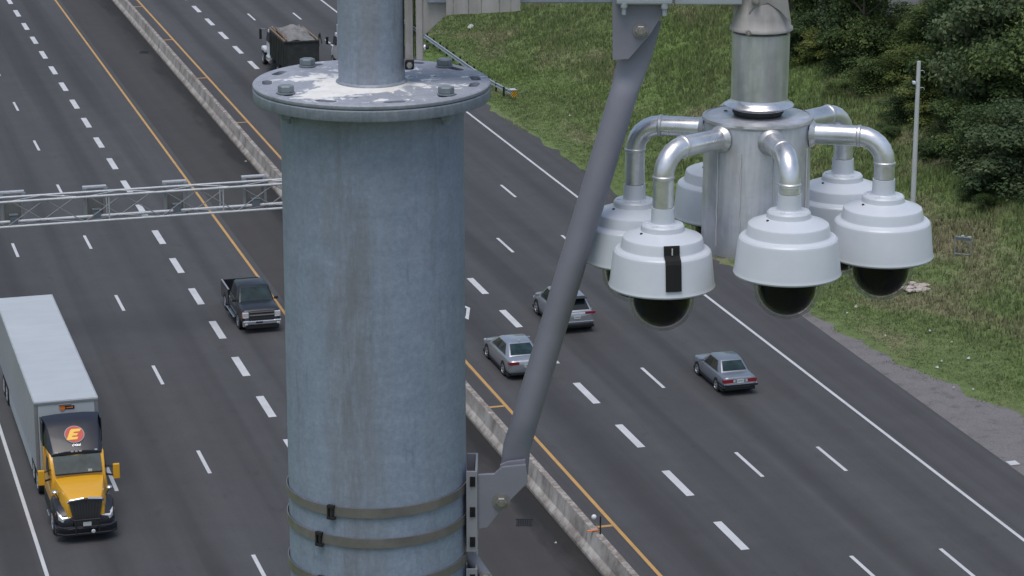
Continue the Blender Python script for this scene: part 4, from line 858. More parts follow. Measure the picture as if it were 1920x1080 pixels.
def car(name, label, cat, s, t, away, L, hw, st, cab, wheels, wr, paint, glass='glass', rear='sedan', extra=None, group=None, bumper=None, m_rim='rim'):
    """local frame: +x forward, rear bumper at x=0"""
    P = W(s, t, 0); rz = math.atan2(DS.y, DS.x) + (0 if away else PI)
    c = thing(name, label, cat, P, rz, group)
    bm = NB(); loft(bm, [sect(*q) for q in st]); obj('body', bm, M[paint], c, smooth=True, sub=1, angle=180)
    x1, x2, x3, x4, zb1, zb4, zr, hwb, hwr = cab      # windscreen foot, roof front, roof rear, rear-screen foot
    bm = NB(); rg = []
    for x, z, h in ((x1, zb1, hwb), (x2, zr - .02, hwr), ((x2 + x3) / 2, zr + .015, hwr + .01), (x3, zr - .02, hwr), (x4, zb4, hwb)):
        pass
    foot = [Vector((x1, hwb * .93, zb1)), Vector((x1 - .35, hwb, zb1 + .01)), Vector(((x1 + x4) / 2, hwb, (zb1 + zb4) / 2)), Vector((x4 + .3, hwb * .98, zb4)), Vector((x4, hwb * .86, zb4)), Vector((x4, -hwb * .86, zb4)), Vector((x4 + .3, -hwb * .98, zb4)), Vector(((x1 + x4) / 2, -hwb, (zb1 + zb4) / 2)), Vector((x1 - .35, -hwb, zb1 + .01)), Vector((x1, -hwb * .93, zb1))]
    top = [Vector((x2, hwr * .90, zr - .03)), Vector((x2 - .15, hwr, zr - .02)), Vector(((x2 + x3) / 2, hwr, zr)), Vector((x3 + .15, hwr * .98, zr - .02)), Vector((x3, hwr * .88, zr - .03)), Vector((x3, -hwr * .88, zr - .03)), Vector((x3 + .15, -hwr * .98, zr - .02)), Vector(((x2 + x3) / 2, -hwr, zr)), Vector((x2 - .15, -hwr, zr - .02)), Vector((x2, -hwr * .90, zr - .03))]
    low = [p - Vector((0, 0, .12)) for p in foot]
    loft(bm, [low, foot, top, [p * 1.0 + Vector(((x2 + x3) / 2 - p.x, -p.y, 0)) * .12 + Vector((0, 0, .035)) for p in top]]); obj('cabin', bm, M[paint], c, smooth=True, bevel=.03, angle=60)
    def on(fr, a, b):      # bilinear on a side: fr foot index pair
        pass
    def pane(nm, A, B, C, D, m_):
        bm = NB(); quad_panel(bm, (A, B, C, D), .012)
        o = obj(nm, bm, M[m_], c, bevel=.004); return o
    def lerp(a, b, f): return a + (b - a) * f
    def inset(A, B, C, D, l=.06, r_=.06, b=.06, t_=.08):
        A2 = lerp(lerp(A, B, l), lerp(D, C, l), b); B2 = lerp(lerp(A, B, 1 - r_), lerp(D, C, 1 - r_), b); C2 = lerp(lerp(A, B, 1 - r_), lerp(D, C, 1 - r_), 1 - t_); D2 = lerp(lerp(A, B, l), lerp(D, C, l), 1 - t_); return A2, B2, C2, D2
    up = Vector((0, 0, 0))
    o1 = Vector((.012, 0, .006)); pane('windscreen', *[p + o1 * .3 for p in inset(foot[9], foot[0], top[0], top[9], .04, .04, .02, .07)], glass)
    pane('rear_window', *[p for p in inset(foot[4], foot[5], top[5], top[4], .05, .05, .12, .08)], glass)
    for sd_ in (1, -1):
        idx = (1, 2, 3) if sd_ == 1 else (8, 7, 6)
        f0, f1, f2 = (foot[i] for i in idx); t0, t1, t2 = (top[i] for i in idx)
        for nm, (A, B, C, D) in (('side_window', inset(f0, f1, t1, t0, .03, .02, .06, .12)), ('side_window', inset(f1, f2, t2, t1, .03, .04, .06, .12))):
            pane(nm, *((A, B, C, D)[::1] if sd_ == 1 else (B, A, D, C)), 'glass')
        bm = NB(); mp = Vector((x1 - .30, sd_ * (hwb + .13), zb1 + .06)); box(bm, mp, (.10, .20, .13)); box(bm, mp - Vector((0, sd_ * .1, .03)), (.05, .12, .04)); obj('mirror', bm, M[paint] if name != 'pickup_truck' else M['trim'], c, bevel=.02)
    for wx in wheels:
        for sd_ in (1, -1):
            rot = Vector((0, sd_, 0)).to_track_quat('Z', 'Y').to_matrix(); bm = NB(); lathe(bm, (wx, sd_ * (hw - .02), wr + .02), [(wr * 1.14, -.2), (wr * 1.14, .022)], 28, True, rot)
            obj('wheel_arch', bm, M['trim'], c)
            wheel(c, wx, sd_ * (hw + .012), wr, .22, sd_, m_rim)
    if name != 'pickup_truck':
        bm = NB()
        box(bm, (L / 2, 0, st[3][1] + .03), (L * .88, hw * 2 - .02, .13)); obj('sill', bm, M['trim'], c, bevel=.02)
        for sd_ in (1, -1):
            bm = NB(); bar(bm, foot[1] + Vector((0, 0, .02)) if sd_ == 1 else foot[8] + Vector((0, 0, .02)), foot[3] + Vector((0, 0, .02)) if sd_ == 1 else foot[6] + Vector((0, 0, .02)), .03, .02); obj('window_trim', bm, M['chrome' if name != 'old_sedan' else 'trim'], c)
    return c
# silver sedan (partly behind the brace)
def tail(c, x, y0, y1, z0, z1, m='tail', th=.04, name='tail_light'):
    bm = NB(); box(bm, (x, (y0 + y1) / 2, (z0 + z1) / 2), (th, abs(y1 - y0), z1 - z0)); return obj(name, bm, M[m], c, bevel=.01)
def common(c, hw, L, bz, plz, plx=0.0, tz=(.70, .86), tw=.42, rec=.0, hz=(.60, .74), fx=None):
    for sd_ in (1, -1):
        tail(c, rec + .045, sd_ * (hw - .06), sd_ * (hw - .06 - tw), *tz)
        bm = NB(); box(bm, (rec + .16, sd_ * (hw - .045), sum(tz) / 2), (.22, .05, (tz[1] - tz[0]) * .8)); obj('tail_light', bm, M['tail'], c, bevel=.01)
        bm = NB(); box(bm, (L - .30, sd_ * (hw - .22), sum(hz) / 2 + .0), (.26, .26, hz[1] - hz[0])); obj('headlight', bm, M['lamp'], c, bevel=.03)
    bm = NB(); box(bm, (rec + .02, 0, plz), (.02, .32, .16)); pl = obj('licence_plate', bm, M['plate'], c)
    bm = NB()
    for k in range(5): box(bm, (rec + .008, -.10 + k * .05, plz), (.004, .022, .06))
    obj('plate_characters', bm, M['text_dark'], pl)['kind'] = 'stuff'
    bm = NB(); box(bm, (.06, 0, bz), (.10, hw * 1.7, .12)); obj('rear_valance', bm, M['trim'], c, bevel=.02)
hwS = .93
st = [(0.02, .34, .86, .80, .01), (.10, .26, .97, .90, .02), (.9, .20, 1.00, hwS, .02), (1.6, .18, .98, hwS, .02), (2.6, .18, .97, hwS, .02), (3.5, .18, .95, hwS, .03), (4.3, .20, .86, .91, .04), (4.72, .24, .74, .84, .03), (4.86, .32, .62, .68, .02)]
c = car('sedan', 'newer silver sedan beside the yellow line, partly behind the slanting brace', 'car', 113.45, 33.52, True, 4.86, hwS, st, (3.62, 2.75, 1.45, .62, .96, .98, 1.44, .84, .60), (1.02, 3.82), .33, 'p_silver', 'glass_teal')
common(c, hwS, 4.86, .34, .70, tz=(.76, .90), tw=.46)
bm = NB(); box(bm, (1.50, 0, 1.50), (.18, .03, .06)); obj('roof_fin', bm, M['lamp'], c, bevel=.01)
# SUV
hwV = .97
st = [(0.02, .45, .98, .84, .01), (.10, .36, 1.10, .93, .02), (.9, .26, 1.14, hwV, .02), (2.0, .24, 1.12, hwV, .02), (3.5, .24, 1.08, hwV, .03), (4.3, .26, 1.02, .95, .05), (4.75, .30, .90, .86, .03), (4.90, .40, .74, .70, .02)]
c = car('suv', 'silver crossover wagon driving away, half hidden by the slanting brace', 'car', 119.9, 37.96, True, 4.9, hwV, st, (3.75, 3.0, .72, .10, 1.08, 1.10, 1.70, .89, .66), (.98, 3.85), .37, 'p_suv')
common(c, hwV, 4.9, .45, .84, tz=(.98, 1.10), tw=.50)
bm = NB(); box(bm, (.04, 0, .60), (.08, 1.7, .06)); obj('bumper_trim', bm, M['chrome'], c, bevel=.01)
bm = NB(); box(bm, (.52, 0, 1.70), (.42, 1.16, .03)); obj('roof_spoiler', bm, M['trim'], c, bevel=.01)
# old boxy sedan
hwO = .83
st = [(0.02, .40, .86, .78, .00), (.06, .30, .90, .81, .01), (.8, .24, .92, hwO, .01), (1.6, .22, .92, hwO, .01), (2.8, .22, .91, hwO, .01), (3.6, .24, .87, .82, .02), (4.15, .28, .81, .80, .02), (4.32, .34, .72, .77, .0)]
c = car('old_sedan', 'older boxy grey sedan with square red tail lights, alone in the right lanes', 'car', 108.5, 42.18, True, 4.32, hwO, st, (3.10, 2.52, 1.28, .74, .90, .92, 1.38, .76, .57), (.98, 3.52), .30, 'p_old', 'glass_teal')
common(c, hwO, 4.32, .36, .71, tz=(.62, .80), tw=.44)
bm = NB(); box(bm, (.03, 0, .52), (.16, 1.66, .10)); box(bm, (.45, .84, .52), (.85, .03, .07)); box(bm, (.45, -.84, .52), (.85, .03, .07)); obj('bumper', bm, M['trim'], c, bevel=.02)
bm = NB(); box(bm, (.02, 0, .578), (.18, 1.6, .018)); obj('bumper_strip', bm, M['chrome'], c)
for sd_ in (1, -1):
    bm = NB(); box(bm, (.018, sd_ * .30, .71), (.02, .09, .09)); obj('reverse_light', bm, M['lamp'], c)
# black pickup, facing the camera
hwP = 1.0
P = W(130.15, 22.98, 0)
pk = car('pickup_truck', 'black crew-cab pickup with chrome front bumper driving towards the camera', 'pickup', 130.2, 23.08, False, 5.85, hwP,
         [(2.05, .42, 1.22, .98, .0), (2.10, .42, 1.24, 1.0, .0), (3.0, .42, 1.24, hwP, .01), (3.95, .42, 1.22, hwP, .02), (4.5, .44, 1.24, 1.0, .07), (5.35, .46, 1.22, .99, .06), (5.66, .48, 1.16, .97, .03), (5.76, .50, 1.08, .94, .0)],
         (4.42, 3.70, 2.30, 2.08, 1.21, 1.23, 1.86, .93, .76), (1.18, 4.75), .40, 'p_black', 'glass_teal')
bm = NB()
for sd_ in (1, -1):
    box(bm, (1.03, sd_ * .955, .84), (2.02, .09, .84))
box(bm, (.05, 0, .84), (.08, 1.82, .84)); box(bm, (1.03, 0, .60), (1.94, 1.82, .06)); obj('cargo_bed', bm, M['p_black'], pk, bevel=.025)
bm = NB()
for sd_ in (1, -1): box(bm, (1.05, sd_ * .955, 1.268), (2.0, .085, .014))
obj('bed_rail_cap', bm, M['bracket_lt'], pk)
bm = NB(); box(bm, (1.98, .93, 1.29), (.12, .12, .05)); obj('bed_light', bm, M['chrome'], pk)
bm = NB(); box(bm, (5.86, 0, .58), (.20, 1.9, .20)); box(bm, (5.82, .88, .50), (.22, .16, .24)); box(bm, (5.82, -.88, .50), (.22, .16, .24)); obj('front_bumper', bm, M['chrome'], pk, bevel=.04)
bm = NB(); box(bm, (5.84, 0, .38), (.12, 1.6, .20)); box(bm, (5.972, -.15, .60), (.01, .34, .1)); obj('air_dam', bm, M['trim'], pk, bevel=.03)
bm = NB(); box(bm, (5.79, 0, .90), (.06, 1.24, .38)); gq = obj('grille', bm, M['trim'], pk, bevel=.01)
bm = NB(); box(bm, (5.83, 0, .93), (.03, 1.26, .06)); box(bm, (5.83, 0, 1.075), (.03, 1.24, .025)); obj('grille_bar', bm, M['chrome'], gq)
for sd_ in (1, -1):
    bm = NB(); box(bm, (5.72, sd_ * .79, .93), (.18, .30, .28)); obj('headlight', bm, M['lamp'], pk, bevel=.03); bm = NB(); box(bm, (5.70, sd_ * .93, .90), (.14, .06, .22)); obj('turn_signal', bm, M['amber'], pk, bevel=.01)
    bm = NB(); box(bm, (5.90, sd_ * .80, .52), (.14, .16, .10)); obj('fog_light', bm, M['lamp'], pk, bevel=.02)
    bm = NB(); box(bm, (3.1, sd_ * 1.04, .42), (2.0, .16, .06)); obj('running_board', bm, M['chrome'], pk, bevel=.02)
    bm = NB(); box(bm, (2.6, sd_ * 1.008, 1.06), (.22, .03, .04)); box(bm, (3.5, sd_ * 1.008, 1.06), (.22, .03, .04)); obj('door_handles', bm, M['chrome'], pk)['kind'] = 'stuff'
# ---- semi truck ----
sx_ = 98.35; semi = thing('semi_truck', 'articulated truck with yellow and black cab and long white trailer, lower left', 'truck', W(sx_, 11.13, 0), math.atan2(DS.y, DS.x) + PI)
def b_(nm, c, s_, m_, parent=semi, bevel=.02, rot=None):
    bm = NB(); box(bm, c, s_, rot); return obj(nm, bm, M[m_], parent, bevel=bevel)
def secr(x, zb, zt, hb, htp, cr=.04):
    return [Vector((x, y, z)) for y, z in ((hb, zb), (hb, zb + (zt - zb) * .5), ((hb * .4 + htp * .6), zb + (zt - zb) * .85), (htp, zt), (htp * .5, zt + cr), (0, zt + cr * 1.15), (-htp * .5, zt + cr), (-htp, zt), (-(hb * .4 + htp * .6), zb + (zt - zb) * .85), (-hb, zb + (zt - zb) * .5), (-hb, zb))]
# local: +x forward (towards the camera), front bumper at x = 0
bm = NB(); loft(bm, [secr(-2.05, 1.0, 2.02, 1.06, .95), secr(-1.5, 1.0, 1.97, .99, .88), (secr(-.7, 1.0, 1.86, .86, .73)), secr(-.26, 1.0, 1.74, .74, .62), secr(-.14, 1.0, 1.66, .72, .58)]); obj('hood', bm, M['p_yellow'], semi, smooth=True, angle=60, bevel=.015)
bm = NB(); loft(bm, [secr(-4.4, .95, 2.82, 1.16, 1.12), secr(-2.68, .95, 2.82, 1.14, 1.08), secr(-2.05, .95, 2.06, 1.12, 1.04)]); cabb = obj('cab', bm, M['p_yellow'], semi, smooth=True, angle=60, bevel=.03)
# windscreen over the cab slope
Z0, Z1 = 2.02, 2.78; X0, X1 = -2.03, -2.66
bm = NB(); A_ = [Vector((X0 + .02, -.92, Z0 + .12)), Vector((X0 + .02, .92, Z0 + .12)), Vector((X1 + .02, .95, Z1 - .02)), Vector((X1 + .02, -.95, Z1 - .02))]; quad_panel(bm, A_, .03); wsn = obj('windscreen', bm, M['glass_teal'], semi, bevel=.01)
bm = NB(); bar(bm, A_[0] + Vector((.02, 0, .03)), A_[1] + Vector((.02, 0, .03)), .03, .05); bar(bm, A_[3], A_[2], .05, .07); obj('screen_seal', bm, M['trim'], wsn)
b_('dash_paper', (X0 - .02, .45, Z0 + .22), (.05, .16, .10), 'lamp', wsn, 0)
for sd_ in (1, -1):
    bm = NB(); prism(bm, [Vector((-2.35, sd_ * 1.13, 2.05)), Vector((-3.25, sd_ * 1.14, 2.05)), Vector((-3.25, sd_ * 1.10, 2.62)), Vector((-2.75, sd_ * 1.09, 2.62))], (0, sd_ * .02, 0)); obj('side_window', bm, M['glass'], semi)
# roof fairing
fr = [(-4.42, 2.84, 3.86, 1.20, 1.14), (-4.0, 2.83, 3.80, 1.17, 1.08), (-3.5, 2.82, 3.60, 1.12, 1.0), (-2.85, 2.80, 3.06, 1.06, .92), (-2.56, 2.76, 2.86, 1.0, .86)]
bm = NB(); loft(bm, [secr(*q, .05) for q in fr]); fair = obj('roof_fairing', bm, M['p_black2'], semi, smooth=True, angle=60, bevel=.02)
for y in (-.78, -.16, .0, .16, .78):
    b_('marker_light', (-2.60, y, 2.89), (.10, .11, .05), 'lamp', fair, .01)
b_('cab_back_side', (-4.1, 1.14, 1.9), (.9, .04, 1.8), 'p_yellow', semi); b_('cab_back_side', (-4.1, -1.14, 1.9), (.9, .04, 1.8), 'p_yellow', semi)
b_('side_extender', (-4.2, 1.165, 3.3), (.8, .05, 1.0), 'p_black2', fair); b_('side_extender', (-4.2, -1.165, 3.3), (.8, .05, 1.0), 'p_black2', fair)
# emblem on the fairing: plane between station 3 and 4
pa = Vector((-3.5, 0, 3.60 + .055)); pb = Vector((-2.85, 0, 3.06 + .055)); ex = Vector((0, 1, 0)); ey = (pa - pb).normalized(); en_ = ex.cross(ey).normalized()
em = (pa + pb) / 2 + en_ * .004 + Vector((0, .02, 0)); Rm = Matrix((ex, ey, en_)).transposed()
if en_.x < 0: raise SystemExit
bm = NB(); lathe(bm, em, [(.40, 0), (.40, .03), (.38, .034)], 48, True, Rm); e0_ = obj('emblem_ring', bm, M['bracket_lt'], fair)
bm = NB(); lathe(bm, em, [(.365, .02), (.365, .040)], 48, True, Rm); obj('emblem_disc', bm, M['logo_red'], e0_)
def flat(nm, P2, o_, Rm_, th, m_, parent):
    bm = NB(); prism(bm, [o_ + Rm_ @ Vector((x, y, 0)) for x, y in P2], Rm_ @ Vector((0, 0, th))); return obj(nm, bm, M[m_], parent)
Eo = em + en_ * .041
for nm, P2 in (('emblem_letter', [(-.34, -.26), (-.16, .16), (-.10, .24), (.30, .23), (.22, .11), (-.01, .10), (-.04, .04), (.16, .03), (.09, -.07), (-.08, -.07), (-.11, -.13), (.14, -.14), (.08, -.25)]),):
    flat(nm, P2, Eo, Rm, .008, 'logo_yellow', e0_)
# fleet number
def text(body, size, o_, Rm_, m_, parent, nm='lettering', shear=0.0):
    cu = bpy.data.curves.new('txt', 'FONT'); cu.body = body; cu.size = size; cu.extrude = .003; cu.align_x = 'CENTER'; cu.align_y = 'CENTER'; cu.shear = shear
    to = bpy.data.objects.new('txt', cu); COL.objects.link(to); dg = bpy.context.evaluated_depsgraph_get(); me = bpy.data.meshes.new_from_object(to.evaluated_get(dg)); bpy.data.objects.remove(to)
    me.materials.clear(); me.materials.append(M[m_]); o = bpy.data.objects.new(nm, me); COL.objects.link(o); o.parent = parent; o.matrix_local = Matrix.Translation(o_) @ Rm_.to_4x4(); return o
pn = Vector((-2.76, 0, 2.99 + .055)); text('0466', .17, pn + en_ * .02 + Vector((0, .03, .03)), Rm, 'lamp', fair, 'fleet_number', .3)
# fenders, grille, bumper
for sd_ in (1, -1):
    bm = NB(); rg = []
    for x, zb, zt, yi, yo in ((-2.1, .62, 1.18, .80, 1.16), (-1.75, .95, 1.42, .76, 1.20), (-1.1, 1.02, 1.44, .62, 1.20), (-.55, .80, 1.26, .56, 1.14), (-.22, .55, 1.08, .52, 1.02), (-.12, .50, .95, .5, .92)):
        rg.append([Vector((x, sd_ * y, z)) for y, z in ((yi, zb), (yo, zb), (yo, zb + (zt - zb) * .6), (yo - .08, zt), (yi, zt + .08))])
    loft(bm, rg); obj('fender', bm, M['p_black2'], semi, smooth=True, angle=60, bevel=.02)
    bm = NB(); loft(bm, [[Vector((x, sd_ * y, z)) for y, z in ((yi, zb), (yo, zb + .02), (yo, zt - .05), (yi, zt))] for x, yi, yo, zb, zt in ((-.60, .90, 1.10, 1.0, 1.26), (-.30, .72, 1.06, .88, 1.16), (-.13, .60, .94, .84, 1.04))]); obj('headlight', bm, M['lamp'], semi, bevel=.01)
    bm = NB(); box(bm, (-.62, sd_ * 1.12, 1.06), (.14, .05, .10)); obj('turn_signal', bm, M['amber'], semi)
    mp = Vector((-2.0, sd_ * 1.48, 2.12)); m1 = b_('mirror', mp, (.14, .26, .62), 'p_yellow', semi, .03); bm = NB(); tube(bm, [Vector((-2.35, sd_ * 1.05, 1.92)), mp + Vector((0, -sd_ * .1, -.16))], .04, 8); obj('mirror_arm', bm, M['trim'], m1); bm = NB(); tube(bm, [Vector((-2.35, sd_ * 1.05, 2.3)), mp + Vector((0, -sd_ * .1, .2))], .025, 8); obj('mirror_arm', bm, M['trim'], m1)
    bm = NB(); mm = Vector((-1.15, sd_ * 1.06, 1.74)); lathe(bm, mm, [(.02, -.05), (.11, 0), (.13, .05), (.09, .10), (.02, .12)], 16); obj('hood_mirror', bm, M['chrome'], semi, smooth=True); bm = NB(); tube(bm, [mm, Vector((-1.1, sd_ * .88, 1.4))], .02, 6); obj('hood_mirror_arm', bm, M['trim'], semi)
    wheel(semi, -1.35, sd_ * 1.20, .50, .3, sd_)
    for x in (-6.2, -7.5): wheel(semi, x, sd_ * 1.24, .50, .55, sd_)
    for x in (-18.2, -19.5): wheel(semi, x, sd_ * 1.27, .50, .55, sd_)
    bm = NB(); box(bm, (-3.2, sd_ * 1.02, .68), (2.2, .30, .62)); obj('side_tank', bm, M['p_yellow'] if False else M['trim'], semi, bevel=.06)
    b_('step', (-2.5, sd_ * 1.15, .45), (.7, .2, .06), 'chrome')
b_('tractor_frame', (-4.2, 0, .72), (7.6, .9, .30), 'trim')
bm = NB(); loft(bm, [[Vector((x, y, z)) for y, z in ((-.44, .52), (.44, .52), (.66, 1.70), (.34, 1.77), (-.34, 1.77), (-.66, 1.70))] for x in (-.20, -.08)]); gl = obj('grille', bm, M['grille_mesh'], semi, bevel=.01)
bm = NB()
for k in range(9): bar(bm, Vector((-.07, -.34 + k * .085, .60)), Vector((-.07, -.48 + k * .12, 1.62)), .014)
obj('grille_bars', bm, M['trim'], gl)
bm = NB(); tube(bm, [(-.12, -.70, 1.64), (-.07, -.63, 1.74), (-.06, -.08, 1.80)], .05, 8); tube(bm, [(-.06, .08, 1.80), (-.07, .63, 1.74), (-.12, .70, 1.64)], .05, 8); obj('hood_crest', bm, M['chrome'], gl, smooth=True)
b_('hood_badge', (-.05, 0, 1.72), (.06, .09, .10), 'trim', gl)
bm = NB(); loft(bm, [[Vector((x * 1.0, y, z)) for x, z in ((-.45 - abs(y) * .12, .30), (.02 - max(0, abs(y) - .7) * .55, .30), (.05 - max(0, abs(y) - .7) * .55, .62), (-.02 - max(0, abs(y) - .7) * .55, .66), (-.45 - abs(y) * .12, .66))] for y in (-1.2, -1.0, -.7, 0, .7, 1.0, 1.2)]); bp = obj('bumper', bm, M['p_black2'], semi, smooth=True, angle=50, bevel=.02)
bm = NB()
for z in (.42, .70, .98): tube(bm, [(-.10, -.62 if z > .8 else -1.16, z), (.12, -.5 if z > .8 else -.9, z), (.14, .5 if z > .8 else .9, z), (-.10, .62 if z > .8 else 1.16, z)], .032, 8)
for y in (-.45, .45): tube(bm, [(.14, y, .36), (.14, y, .98)], .03, 8)
obj('bull_bar', bm, M['trim'], bp, smooth=True)
b_('number_plate', (.10, 0, .80), (.02, .32, .17), 'plate', bp, 0); bm = NB(); lathe(bm, (.17, .22, .50), [(.08, -.02), (.08, .02), (.05, .04)], 20, True, Vector((1, 0, 0)).to_track_quat('Z', 'Y').to_matrix()); obj('round_lamp', bm, M['lamp'], bp)
# trailer
tx0, tx1 = -5.55, -21.4; ty = 1.29
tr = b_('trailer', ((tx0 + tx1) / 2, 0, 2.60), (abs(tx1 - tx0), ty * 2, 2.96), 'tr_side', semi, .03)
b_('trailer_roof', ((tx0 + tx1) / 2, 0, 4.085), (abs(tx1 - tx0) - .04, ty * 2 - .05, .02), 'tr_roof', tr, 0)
b_('front_panel', (tx0 + .012, 0, 2.62), (.03, ty * 2 - .30, 2.8), 'tr_roof', tr, 0)
for sd_ in (1, -1):
    b_('corner_post', (tx0 + .015, sd_ * (ty - .06), 2.6), (.06, .15, 2.95), 'truss_dull', tr, .03); b_('top_rail', ((tx0 + tx1) / 2, sd_ * (ty + .006), 4.04), (abs(tx1 - tx0), .03, .12), 'truss', tr, .005)
    b_('side_skirt', (-12.4, sd_ * (ty - .03), .78), (9.0, .03, .68), 'tr_roof', tr, .005)
    bm = NB()
    for k in range(26): box(bm, (tx0 - .6 - k * .6, sd_ * (ty + .004), 2.6), (.05, .012, 2.8))
    obj('side_ribs', bm, M['tr_side'], tr)['kind'] = 'stuff'
b_('front_header', (tx0 + .035, 0, 4.02), (.05, ty * 2, .10), 'truss_dull', tr, .01)
# header decal: small dark plate with orange badge
b_('decal_plate', (tx0 + .04, .06, 3.78), (.02, .54, .14), 'p_black2', tr, .0); bm = NB(); rx = Vector((1, 0, 0)).to_track_quat('Z', 'Y').to_matrix(); lathe(bm, (tx0 + .045, -.16, 3.78), [(.12, 0), (.12, .015)], 24, True, rx); obj('decal_disc', bm, M['amber'], tr); b_('decal_strip', (tx0 + .055, .14, 3.78), (.01, .26, .05), 'amber', tr, 0)
b_('gladhand_box', (tx0 + .06, -.05, 3.93), (.08, .5, .05), 'truss_dull', tr, .01)
b_('trailer_frame', (-13.4, 0, 1.0), (15.6, 1.1, .20), 'trim', tr)
b_('bogie', (-18.8, 0, .75), (2.6, 1.1, .4), 'trim', tr)
# ---- dump truck with tarped dark bin ----
dt_ = thing('dump_truck', 'white-cabbed truck with tall dark bin covered by a grey tarp, far lane', 'truck', W(183.9, 37.5, 0), math.atan2(DS.y, DS.x))
def d_(nm, c, s_, m_, parent=dt_, bevel=.02): return b_(nm, c, s_, m_, parent, bevel)
bn = NB(); zt = 3.15
for sd_ in (1, -1): box(bn, (2.75, sd_ * 1.22, (1.25 + zt) / 2), (5.5, .06, zt - 1.25))
box(bn, (0.03, 0, (1.15 + zt) / 2), (.06, 2.38, zt - 1.15)); box(bn, (5.47, 0, (1.25 + zt) / 2), (.06, 2.38, zt - 1.25)); box(bn, (2.75, 0, 1.28), (5.38, 2.38, .06))
bin_ = obj('bin', bn, M['rust'], dt_, bevel=.01)
bm = NB()
for sd_ in (1, -1):
    for k in range(9): box(bm, (.3 + k * .6, sd_ * 1.28, 2.15), (.09, .08, 1.8))
obj('bin_ribs', bm, M['rust'], bin_)['kind'] = 'stuff'
d_('rim_rail', (-.02, 0, zt), (.12, 2.6, .12), 'rust', bin_); 
for sd_ in (1, -1): d_('timber_edge', (2.75, sd_ * 1.20, zt + .06), (5.5, .14, .12), 'timber', bin_)
for sd_ in (1,):
    bm = NB()
    for k in range(7):
        x = random.uniform(.6, 4.6); bar(bm, Vector((x - .9, 1.0 + random.uniform(-.1, .12), zt + .10 + random.random() * .08)), Vector((x + .9, .95 + random.uniform(-.15, .15), zt + .12 + random.random() * .16)), .07, .09)
    obj('loose_boards', bm, M['timber'], bin_)
bm = NB(); nx_, ny_ = 20, 12; g = []
for i in range(nx_ + 1):
    row = []
    for j in range(ny_ + 1):
        x = .1 + 5.2 * i / nx_; y = -1.1 + 2.1 * j / ny_; z = zt + .02 + .50 * math.sin(PI * i / nx_) ** .7 * math.sin(PI * j / ny_) ** .6 + .22 * nz(x * 1.6, y * 1.9, 4) + .06 * math.sin(x * 5) * .5
        if 3 < i < 7 and 3 < j < 6: z -= .22
        row.append(bm.verts.new((x, y, z)))
    g.append(row)
for i in range(nx_):
    for j in range(ny_): bm.faces.new((g[i][j], g[i + 1][j], g[i + 1][j + 1], g[i][j + 1]))
o = obj('tarp', bm, M['tarp'], bin_, smooth=True, angle=60)
sm = o.modifiers.new('thick', 'SOLIDIFY'); sm.thickness = .02
d_('side_arm', (.4, -1.35, 3.1), (.08, .06, .9), 'trim', bin_); bm = NB(); bar(bm, Vector((.1, -1.5, 2.9)), Vector((.45, -1.45, 3.6)), .07); bar(bm, Vector((.45, -1.45, 3.6)), Vector((.9, -1.4, 2.9)), .07); obj('tarp_bracket', bm, M['trim'], bin_)
bm = NB(); loft(bm, [secr(5.75, 1.0, 2.85, 1.12, 1.0), secr(7.2, 1.0, 2.85, 1.12, 1.0), secr(7.6, 1.0, 2.1, 1.08, .95)]); obj('cab', bm, M['p_white'], dt_, smooth=True, angle=60, bevel=.03)
bm = NB(); loft(bm, [secr(7.6, 1.0, 2.05, .95, .8), secr(9.2, .9, 1.75, .75, .6)]); obj('hood', bm, M['p_white'], dt_, smooth=True, angle=60, bevel=.03)
for sd_ in (1, -1):
    bm = NB(); prism(bm, [Vector((7.4, sd_ * 1.10, 2.0)), Vector((6.2, sd_ * 1.13, 2.0)), Vector((6.2, sd_ * 1.06, 2.7)), Vector((7.15, sd_ * 1.06, 2.7))], (0, sd_ * .03, 0)); obj('side_window', bm, M['glass'], dt_)
    d_('fender', (8.5, sd_ * .98, 1.12), (1.3, .42, .35), 'p_white', dt_, .12); mi_ = d_('mirror', (7.5, sd_ * 1.52, 2.45), (.12, .18, .75), 'trim'); bm = NB(); bar(bm, Vector((7.45, sd_ * 1.1, 2.78)), Vector((7.5, sd_ * 1.5, 2.86)), .06); obj('mirror_arm', bm, M['chrome'], mi_)
    bm = NB(); lathe(bm, (6.0, sd_ * 1.05, .85), [(.05, -.55), (.32, -.5), (.32, .5), (.05, .55)], 20, True, Vector((1, 0, 0)).to_track_quat('Z', 'Y').to_matrix()); obj('fuel_tank', bm, M['chrome'], dt_, smooth=True)
    wheel(dt_, 8.5, sd_ * 1.2, .52, .32, sd_)
    for x in (1.3, 2.65): wheel(dt_, x, sd_ * 1.24, .52, .55, sd_)
    d_('tail_light', (-.06, sd_ * 1.0, 1.05), (.05, .3, .12), 'tail'); bm = NB(); tube(bm, [(5.68, sd_ * 1.0, 1.2), (5.68, sd_ * 1.0, 3.3)], .08, 12); obj('exhaust_stack', bm, M['chrome'], dt_, smooth=True)
d_('chassis', (4.6, 0, .85), (9.0, .9, .3), 'trim'); d_('rear_bumper', (-.05, 0, .7), (.1, 2.3, .2), 'tail')
for k in range(5): 
    bm = NB(); bmesh.ops.create_icosphere(bm, subdivisions=1, radius=.09, matrix=Matrix.Translation((5.9 + .25 * (k % 2), 1.05 - k * .5, 2.98))); obj('roof_lamp', bm, M['lamp'], dt_)
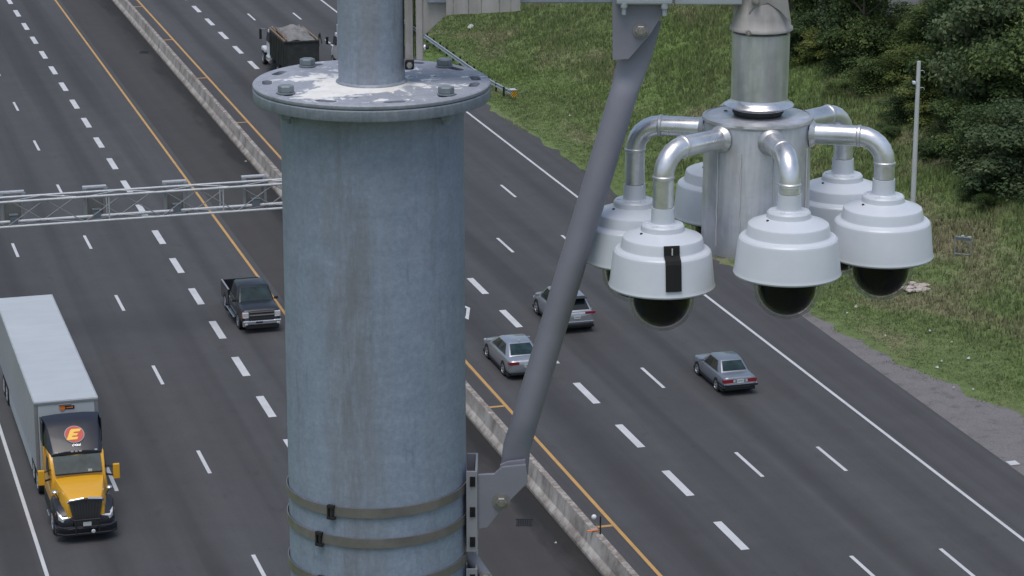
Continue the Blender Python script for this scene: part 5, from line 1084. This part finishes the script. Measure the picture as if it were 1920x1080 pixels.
# ---- white truck hidden behind the upper pole ----
ht_ = thing('box_truck', 'white truck almost wholly hidden behind the upper pole, only its left side and mirror showing', 'truck', W(183.8, 42.15, 0), math.atan2(DS.y, DS.x))
def h_(nm, c, s_, m_, bevel=.03, parent=ht_): return b_(nm, c, s_, m_, parent, bevel)
h_('cargo_box', (2.3, -.05, 2.2), (4.6, 2.3, 2.5), 'p_white'); h_('chassis', (3.6, 0, .7), (6.8, .9, .3), 'trim')
bm = NB(); loft(bm, [secr(4.75, .7, 2.6, 1.05, .95), secr(5.9, .7, 2.6, 1.05, .95), secr(6.5, .7, 1.9, 1.0, .9)]); obj('cab', bm, M['p_white'], ht_, smooth=True, angle=60, bevel=.03)
bm = NB(); loft(bm, [secr(6.5, .7, 1.6, .98, .88), secr(7.5, .6, 1.3, .9, .8)]); obj('hood', bm, M['p_white'], ht_, smooth=True, angle=60, bevel=.03)
for sd_ in (1, -1):
    bm = NB(); prism(bm, [Vector((6.2, sd_ * 1.03, 1.8)), Vector((5.0, sd_ * 1.05, 1.8)), Vector((5.0, sd_ * .98, 2.4)), Vector((5.95, sd_ * .98, 2.4))], (0, sd_ * .04, 0)); obj('side_window', bm, M['glass'], ht_)
    mi_ = h_('mirror', (6.1, sd_ * 1.5, 2.0), (.10, .2, .55), 'trim'); bm = NB(); bar(bm, Vector((6.1, sd_ * 1.0, 1.72)), Vector((6.1, sd_ * 1.5, 1.72)), .06); obj('mirror_arm', bm, M['trim'], mi_)
    wheel(ht_, 1.4, sd_ * 1.12, .42, .4, sd_); wheel(ht_, 6.4, sd_ * 1.06, .42, .28, sd_); h_('tail_light', (-.02, sd_ * .95, 1.0), (.06, .2, .2), 'tail')
# grey building glimpsed between the trees
gb = hit(1715, 19); vb = thing('building', 'pale grey wall glimpsed through the gap in the trees at the top', 'building', gb + DS * 5.5)
bm = NB(); ro = Matrix.Rotation(AZ, 3, 'Z'); Cb = gb + DS * 5.5 + DT * -.3 + Vector((0, 0, 2)); box(bm, Cb, (4.2, 10, 14), ro); wl = obj('wall', bm, M['wall_far'], vb, world=True)
bm = NB(); box(bm, Cb + Vector((0, 0, 7.3)), (4.8, 11, .6), ro); obj('roof', bm, M['truss_dull'], vb, world=True)
for k in range(2):
    bm = NB(); box(bm, Cb + DT * (-1.1 + k * 2.2) - DS * 5.02 + Vector((0, 0, 5)), (1.0, .06, 1.4), ro); obj('window', bm, M['glass'], vb, world=True)
